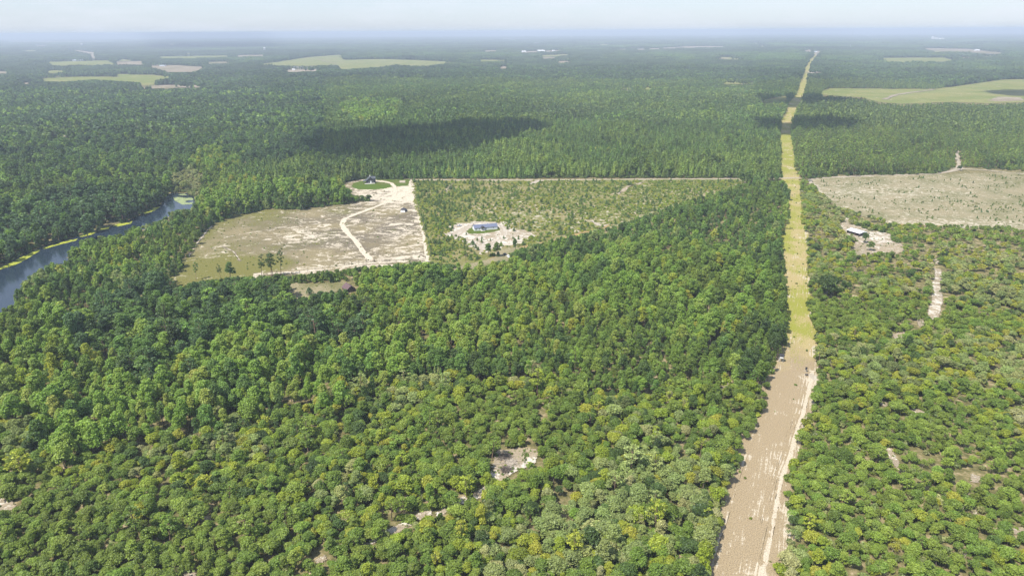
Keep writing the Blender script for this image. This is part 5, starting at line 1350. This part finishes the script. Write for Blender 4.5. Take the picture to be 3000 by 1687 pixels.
for k_, (bx, by, hp, lab) in enumerate(((1204.5,542,18,'wooden utility pole at the lawn corner'), (1215.5,582,22,'wooden utility pole on the fence line above the shed'), (1227.5,630,23,'wooden utility pole on the fence line right of the shed'), (1242.5,687,25,'wooden utility pole half way down the fence line'),
                                        (1261.5,752,27,'wooden utility pole at the field\'s lower right corner'), (1522,667,28,'pale utility pole in the scrub right of the white house'), (1365.5,776,32,'utility pole beside the clay road below the white house'), (2985,512,20,'utility pole by the dirt road at the right border'))):
    p = gp(bx, by); _, _, zc = proj(p[None]); h = hp*zc[0]/FPX*1.04
    e = empty('utility_pole', p, .3, lab, 'utility pole', 'utility poles')
    MB().tube([(0, 0, 0), (0, 0, h)], [.13, .09], 6).build('pole', M['dead_wood'] if k_ == 5 else M['wood_dark'], e)
    MB().box(-.8, .8, -.06, .06, h*.9, h*.9+.12).build('crossarm', M['wood_dark'], e)
    for x in (-.7, .7): MB().lathe([(.0, h*.9+.12), (.06, h*.9+.14), (.04, h*.9+.28), (0, h*.9+.3)], 6, x).build('insulator', M['concrete'], e)

def brush_pile(px, py, R, label, seed):
    r = random.Random(seed); p = gp(px, py)+np.array([0, 0, .15])
    m = MB()
    for _ in range(150):
        a, q = r.random()*6.283, R*math.sqrt(r.random())*.75; x, y = q*math.cos(a), q*math.sin(a); z = .1+.9*(1-q/R)*r.random()
        b, l = r.random()*6.283, .6+1.6*r.random(); dz = (r.random()-.4)*.5
        m.tube([(x, y, z), (x+l*.5*math.cos(b), y+l*.5*math.sin(b), z+dz*.6+.08), (x+l*math.cos(b), y+l*math.sin(b), max(z+dz, .04))], [.08, .055, .02], 4)
    o = m.build('brush_pile', M['dead_wood'] if seed % 2 else M['wood_dark'], None, p)
    tag(o, label, 'brush pile', kind='stuff')
brush_pile(1480, 1341, 2.2, 'dark heap of dead branches at the upper end of the log clearing', 2)
brush_pile(1498, 1358, 2.0, 'pale heap of broken branches in the middle of the log clearing', 3)
brush_pile(1481, 1378, 1.8, 'grey heap of cut branches at the lower end of the log clearing', 4)
for k_, (a_, b_, r_, lab) in enumerate((((1436,1369),(1466,1377),.13,'pale fallen trunk pointing out of the log clearing'), ((1466,1378),(1494,1370),.11,'bent grey log lying across the lower brush heap'), ((1464,1352),(1478,1337),.10,'short pale log leaning on the dark brush heap'), ((1440,1362),(1486,1358),.07,'thin long pole lying left of the middle brush heap'), ((1364,1386),(1412,1364),.10,'old log at the dark edge left of the log clearing'))):
    a, b = gp(*a_), gp(*b_); d = (b-a); rr = random.Random(k_)
    pts = [tuple(d*t+np.array([0, 0, r_+.05+.12*math.sin(t*2.5)])+np.array([rr.uniform(-.1, .1), rr.uniform(-.1, .1), 0])) for t in (0, .25, .5, .75, 1)]
    m = MB().tube(pts, [r_, r_*.95, r_*.85, r_*.7, r_*.45], 7)
    for j in range(4):
        t = .25+.18*j; q = Vector(d*t); a2 = rr.random()*6.28; m.tube([tuple(q+Vector((0, 0, r_))), tuple(q+Vector((.5*math.cos(a2), .5*math.sin(a2), r_+.35)))], [r_*.3, r_*.1], 4)
    tag(m.build('fallen_log', M['dead_wood'], None, a+np.array([0, 0, .2])), lab, 'log', 'logs at the small clearing')

# ------------------------------------------------------------------ far buildings and towers
def water_tower(px, base, top, label):
    p = gp(px, base); _, _, zc = proj(p[None]); h = (base-top)*zc[0]/FPX*1.03
    e = empty('water_tower', p, 0, label, 'water tower', 'far water towers')
    MB().tube([(0, 0, 0), (0, 0, h*.62)], h*.035, 8).build('riser', M['far_white'], e)
    for k in range(6):
        a = k*1.0472; MB().tube([(h*.24*math.cos(a), h*.24*math.sin(a), 0), (h*.2*math.cos(a), h*.2*math.sin(a), h*.68)], h*.018, 5).build('leg', M['far_white'], e)
    MB().lathe([(.02*h, .58*h), (.16*h, .64*h), (.22*h, .72*h), (.22*h, .88*h), (.13*h, .96*h), (0, h)], 16).build('tank', M['far_white'], e, smooth=True)
water_tower(776, 153, 140, 'white water tower standing over the far farm fields')
water_tower(241, 140, 129, 'white water tower at the head of the far town road')
water_tower(1675, 114, 107, 'tiny white tower on the skyline left of the strip\'s far end')
water_tower(1792, 113, 106, 'tiny white tower on the skyline, right of the other one')
def mast():
    p = gp(2490, 146); _, _, zc = proj(p[None]); h = min(52*zc[0]/FPX, 120.0)
    e = empty('radio_mast', p, 0, 'thin lattice radio mast right of the strip\'s far end', 'mast')
    for k in range(3):
        a = k*2.094; MB().tube([(.9*math.cos(a), .9*math.sin(a), 0), (.7*math.cos(a), .7*math.sin(a), h)], .16, 4).build('chord', M['steel'], e)
    b = MB()
    for i in range(int(h/3)):
        for k in range(3):
            a, c = (k*2.094, (k+1)*2.094) if i % 2 else ((k+1)*2.094, k*2.094)
            b.tube([(.85*math.cos(a), .85*math.sin(a), i*3), (.85*math.cos(c), .85*math.sin(c), i*3+3)], .06, 3)
    tag(b.build('lattice', M['steel'], e), kind='stuff')
mast()
def far_building(px, py, wpx, hpx, label, roof='far_white', wall='far_white', depth=.7, rz=0.0):
    p = gp(px, py); _, _, zc = proj(p[None]); k = zc[0]/FPX; L, h = wpx*k, hpx*k
    e = empty('far_building', p-np.array([L/2, 0, 0]), rz, label, 'building', 'far buildings'); D = L*depth
    gable_walls(L, D, h*.7, h*1.1).build('wall', M[wall], e)
    gable_roof(L, D, h*.7, h*1.1, L*.03, h*.05).build('roof', M[roof], e)
    MB().box(L*.42, L*.58, -h*.03, .05, 0, h*.5).build('door', M['steel'], e)
for a in ((2425,151,11,5,'white warehouse right of the strip\'s far end'), (2446,150,8,4,'small pale shed beside the far white warehouse'), (2389,154,10,3,'low white building at the very end of the strip'), (2388,211,9,3,'white mobile home at the strip\'s far crossing'), (2412,215,6,3,'small white house right of the far crossing','light_roof'),
          (2436,217,5,3,'white house, second right of the far crossing','light_roof'), (2462,219,5,3,'white house, third right of the far crossing'), (1535,154,12,4,'long pale shed, left end of the far row at middle'), (1585,153,20,5,'longest pale shed of the far row at middle'), (1622,152,8,4,'pale shed at the right end of the far row'),
          (1660,151,6,5,'small pale building right of the far row'), (225,180,26,4,'long pale farm building on the far left field','light_roof'), (95,182,10,4,'reddish farm house at the far left','red_roof'), (150,160,5,4,'white house in the far left wood'), (415,160,6,4,'pale house in the far wood left of the tower'),
          (475,195,16,3,'long low pale barn on the far tan field','light_roof'), (860,207,8,4,'small white substation house on the far tan yard'), (1228,213,8,4,'house at the wooded end of the big far field','light_roof'), (2760,121,14,7,'pale mill building beside the far silos'), (2790,123,10,4,'low white shed right of the far silos'),
          (2795,112,12,3,'white shed on the far right skyline'), (2864,150,12,4,'white farm building on the far right field'), (1950,137,22,3,'long pale greenhouse on the far skyline field'), (2130,134,6,4,'white house at the end of the far pale field'), (2785,224,10,3,'pale house roof in the wood of the far right','light_roof')):
    far_building(a[0], a[1], a[2], a[3], a[4], a[5] if len(a) > 5 else 'far_white')
for k_, (x_, w_, h_) in enumerate(((2731, 7, 12), (2738, 6, 9), (2745, 6, 8))):
    p = gp(x_, 120); _, _, zc = proj(p[None]); k = zc[0]/FPX; R, h = w_*k/2, h_*k
    e = empty('grain_silo', p, 0, ['tallest white silo, left of three on the far right', 'middle white silo of three on the far right', 'lowest white silo, right of three on the far right'][k_], 'silo', 'far silos')
    MB().lathe([(R, 0), (R, h*.85)], 14).build('shell', M['far_white'], e, smooth=True)
    MB().lathe([(R*1.03, h*.85), (0, h)], 14).build('roof', M['far_white'], e)
for k_, x_ in enumerate((862, 872, 884)):
    p = gp(x_, 207); _, _, zc = proj(p[None]); k = zc[0]/FPX; h = 11*k
    e = empty('steel_gantry', p, 0, ['left', 'middle', 'right'][k_]+' steel gantry of the far substation yard', 'gantry', 'substation gantries')
    for x in (-3*k, 3*k): MB().tube([(x, 0, 0), (x*.8, 0, h)], .35, 5).build('leg', M['steel'], e)
    MB().box(-3.4*k, 3.4*k, -.4, .4, h*.85, h*.85+.9).build('beam', M['steel'], e)

# ------------------------------------------------------------------ clouds above the frame: they stand where their shadows ask for them
def mat_cloud():
    m, n, l = new_mat('cumulus')
    out, d, t, mx = n.new('ShaderNodeOutputMaterial'), n.new('ShaderNodeBsdfDiffuse'), n.new('ShaderNodeBsdfTransparent'), n.new('ShaderNodeMixShader')
    d.inputs['Color'].default_value = (.9, .9, .92, 1); mx.inputs['Fac'].default_value = .32
    l.new(t.outputs['BSDF'], mx.inputs[1]); l.new(d.outputs['BSDF'], mx.inputs[2]); l.new(mx.outputs['Shader'], out.inputs['Surface'])
    return m
M['cloud'] = mat_cloud()
ALT = 950.0
def cloud(poly, seed, n=60):
    P = np.array(poly, float); Wd = unproj(P[:, 0], P[:, 1], 9.0)[:, :2]
    off = SUN[:2]/SUN[2]*(ALT-9)
    r = np.random.RandomState(seed); lo, hi = Wd.min(0), Wd.max(0)
    pts = lo+(hi-lo)*r.rand(4000, 2); pts = pts[inside([tuple(w) for w in Wd], pts[:, 0], pts[:, 1])]
    E = np.roll(Wd, -1, 0)-Wd
    t = np.clip(((pts[:, None]-Wd[None])*E[None]).sum(2)/(E**2).sum(1)[None], 0, 1)
    dist = np.linalg.norm(pts[:, None]-(Wd[None]+t[..., None]*E[None]), axis=2).min(1)
    k = np.argsort(-dist*(.35+r.rand(len(dist))))[:n]; parts = []
    for i in k:
        R = dist[i]*(.62+.3*r.rand())+6
        parts.append(quad_sphere((pts[i, 0]+off[0], pts[i, 1]+off[1], ALT+r.rand()*25), (R, R, min(R*.6, 60)), r, 5, .24))
    V, F, _ = cat_parts(parts)
    tag(link('cloud', np_mesh('cloud', V, F, smooth=True), M['cloud']), 'white cumulus cloud high over the forest', 'cloud', 'clouds', 'structure')
cloud([(900,470),(915,430),(940,408),(985,384),(1090,372),(1240,368),(1349,350),(1440,346),(1543,340),(1629,352),(1582,376),(1505,390),(1388,412),(1270,440),(1155,458),(1040,470),(950,478)], 3, 120)
cloud([(2200,268),(2300,270),(2420,276),(2530,284),(2500,297),(2410,302),(2350,318),(2300,324),(2220,300)], 4, 26)
cloud([(2190,352),(2260,346),(2330,343),(2440,340),(2545,350),(2500,364),(2400,380),(2320,376),(2260,374)], 5, 26)
cloud([(2885,256),(2930,252),(3050,250),(3100,268),(3000,276),(2920,268)], 6, 30)
cloud([(420,130),(760,127),(860,138),(600,146),(430,142)], 9, 30)

# ------------------------------------------------------------------ the hazy air
def haze():
    m, n, l = new_mat('haze')
    out, v = n.new('ShaderNodeOutputMaterial'), n.new('ShaderNodeVolumePrincipled')
    v.inputs['Color'].default_value = (0.68, 0.785, 0.94, 1); v.inputs['Density'].default_value = 1.7e-4; v.inputs['Anisotropy'].default_value = 0.0
    l.new(v.outputs['Volume'], out.inputs['Volume'])
    o = MB().box(-61000, 61000, -1000, 61000, -1.0, 131.0).build('haze', m)
    tag(o, 'pale blue summer haze thickening towards the horizon', 'haze', kind='stuff')
haze()
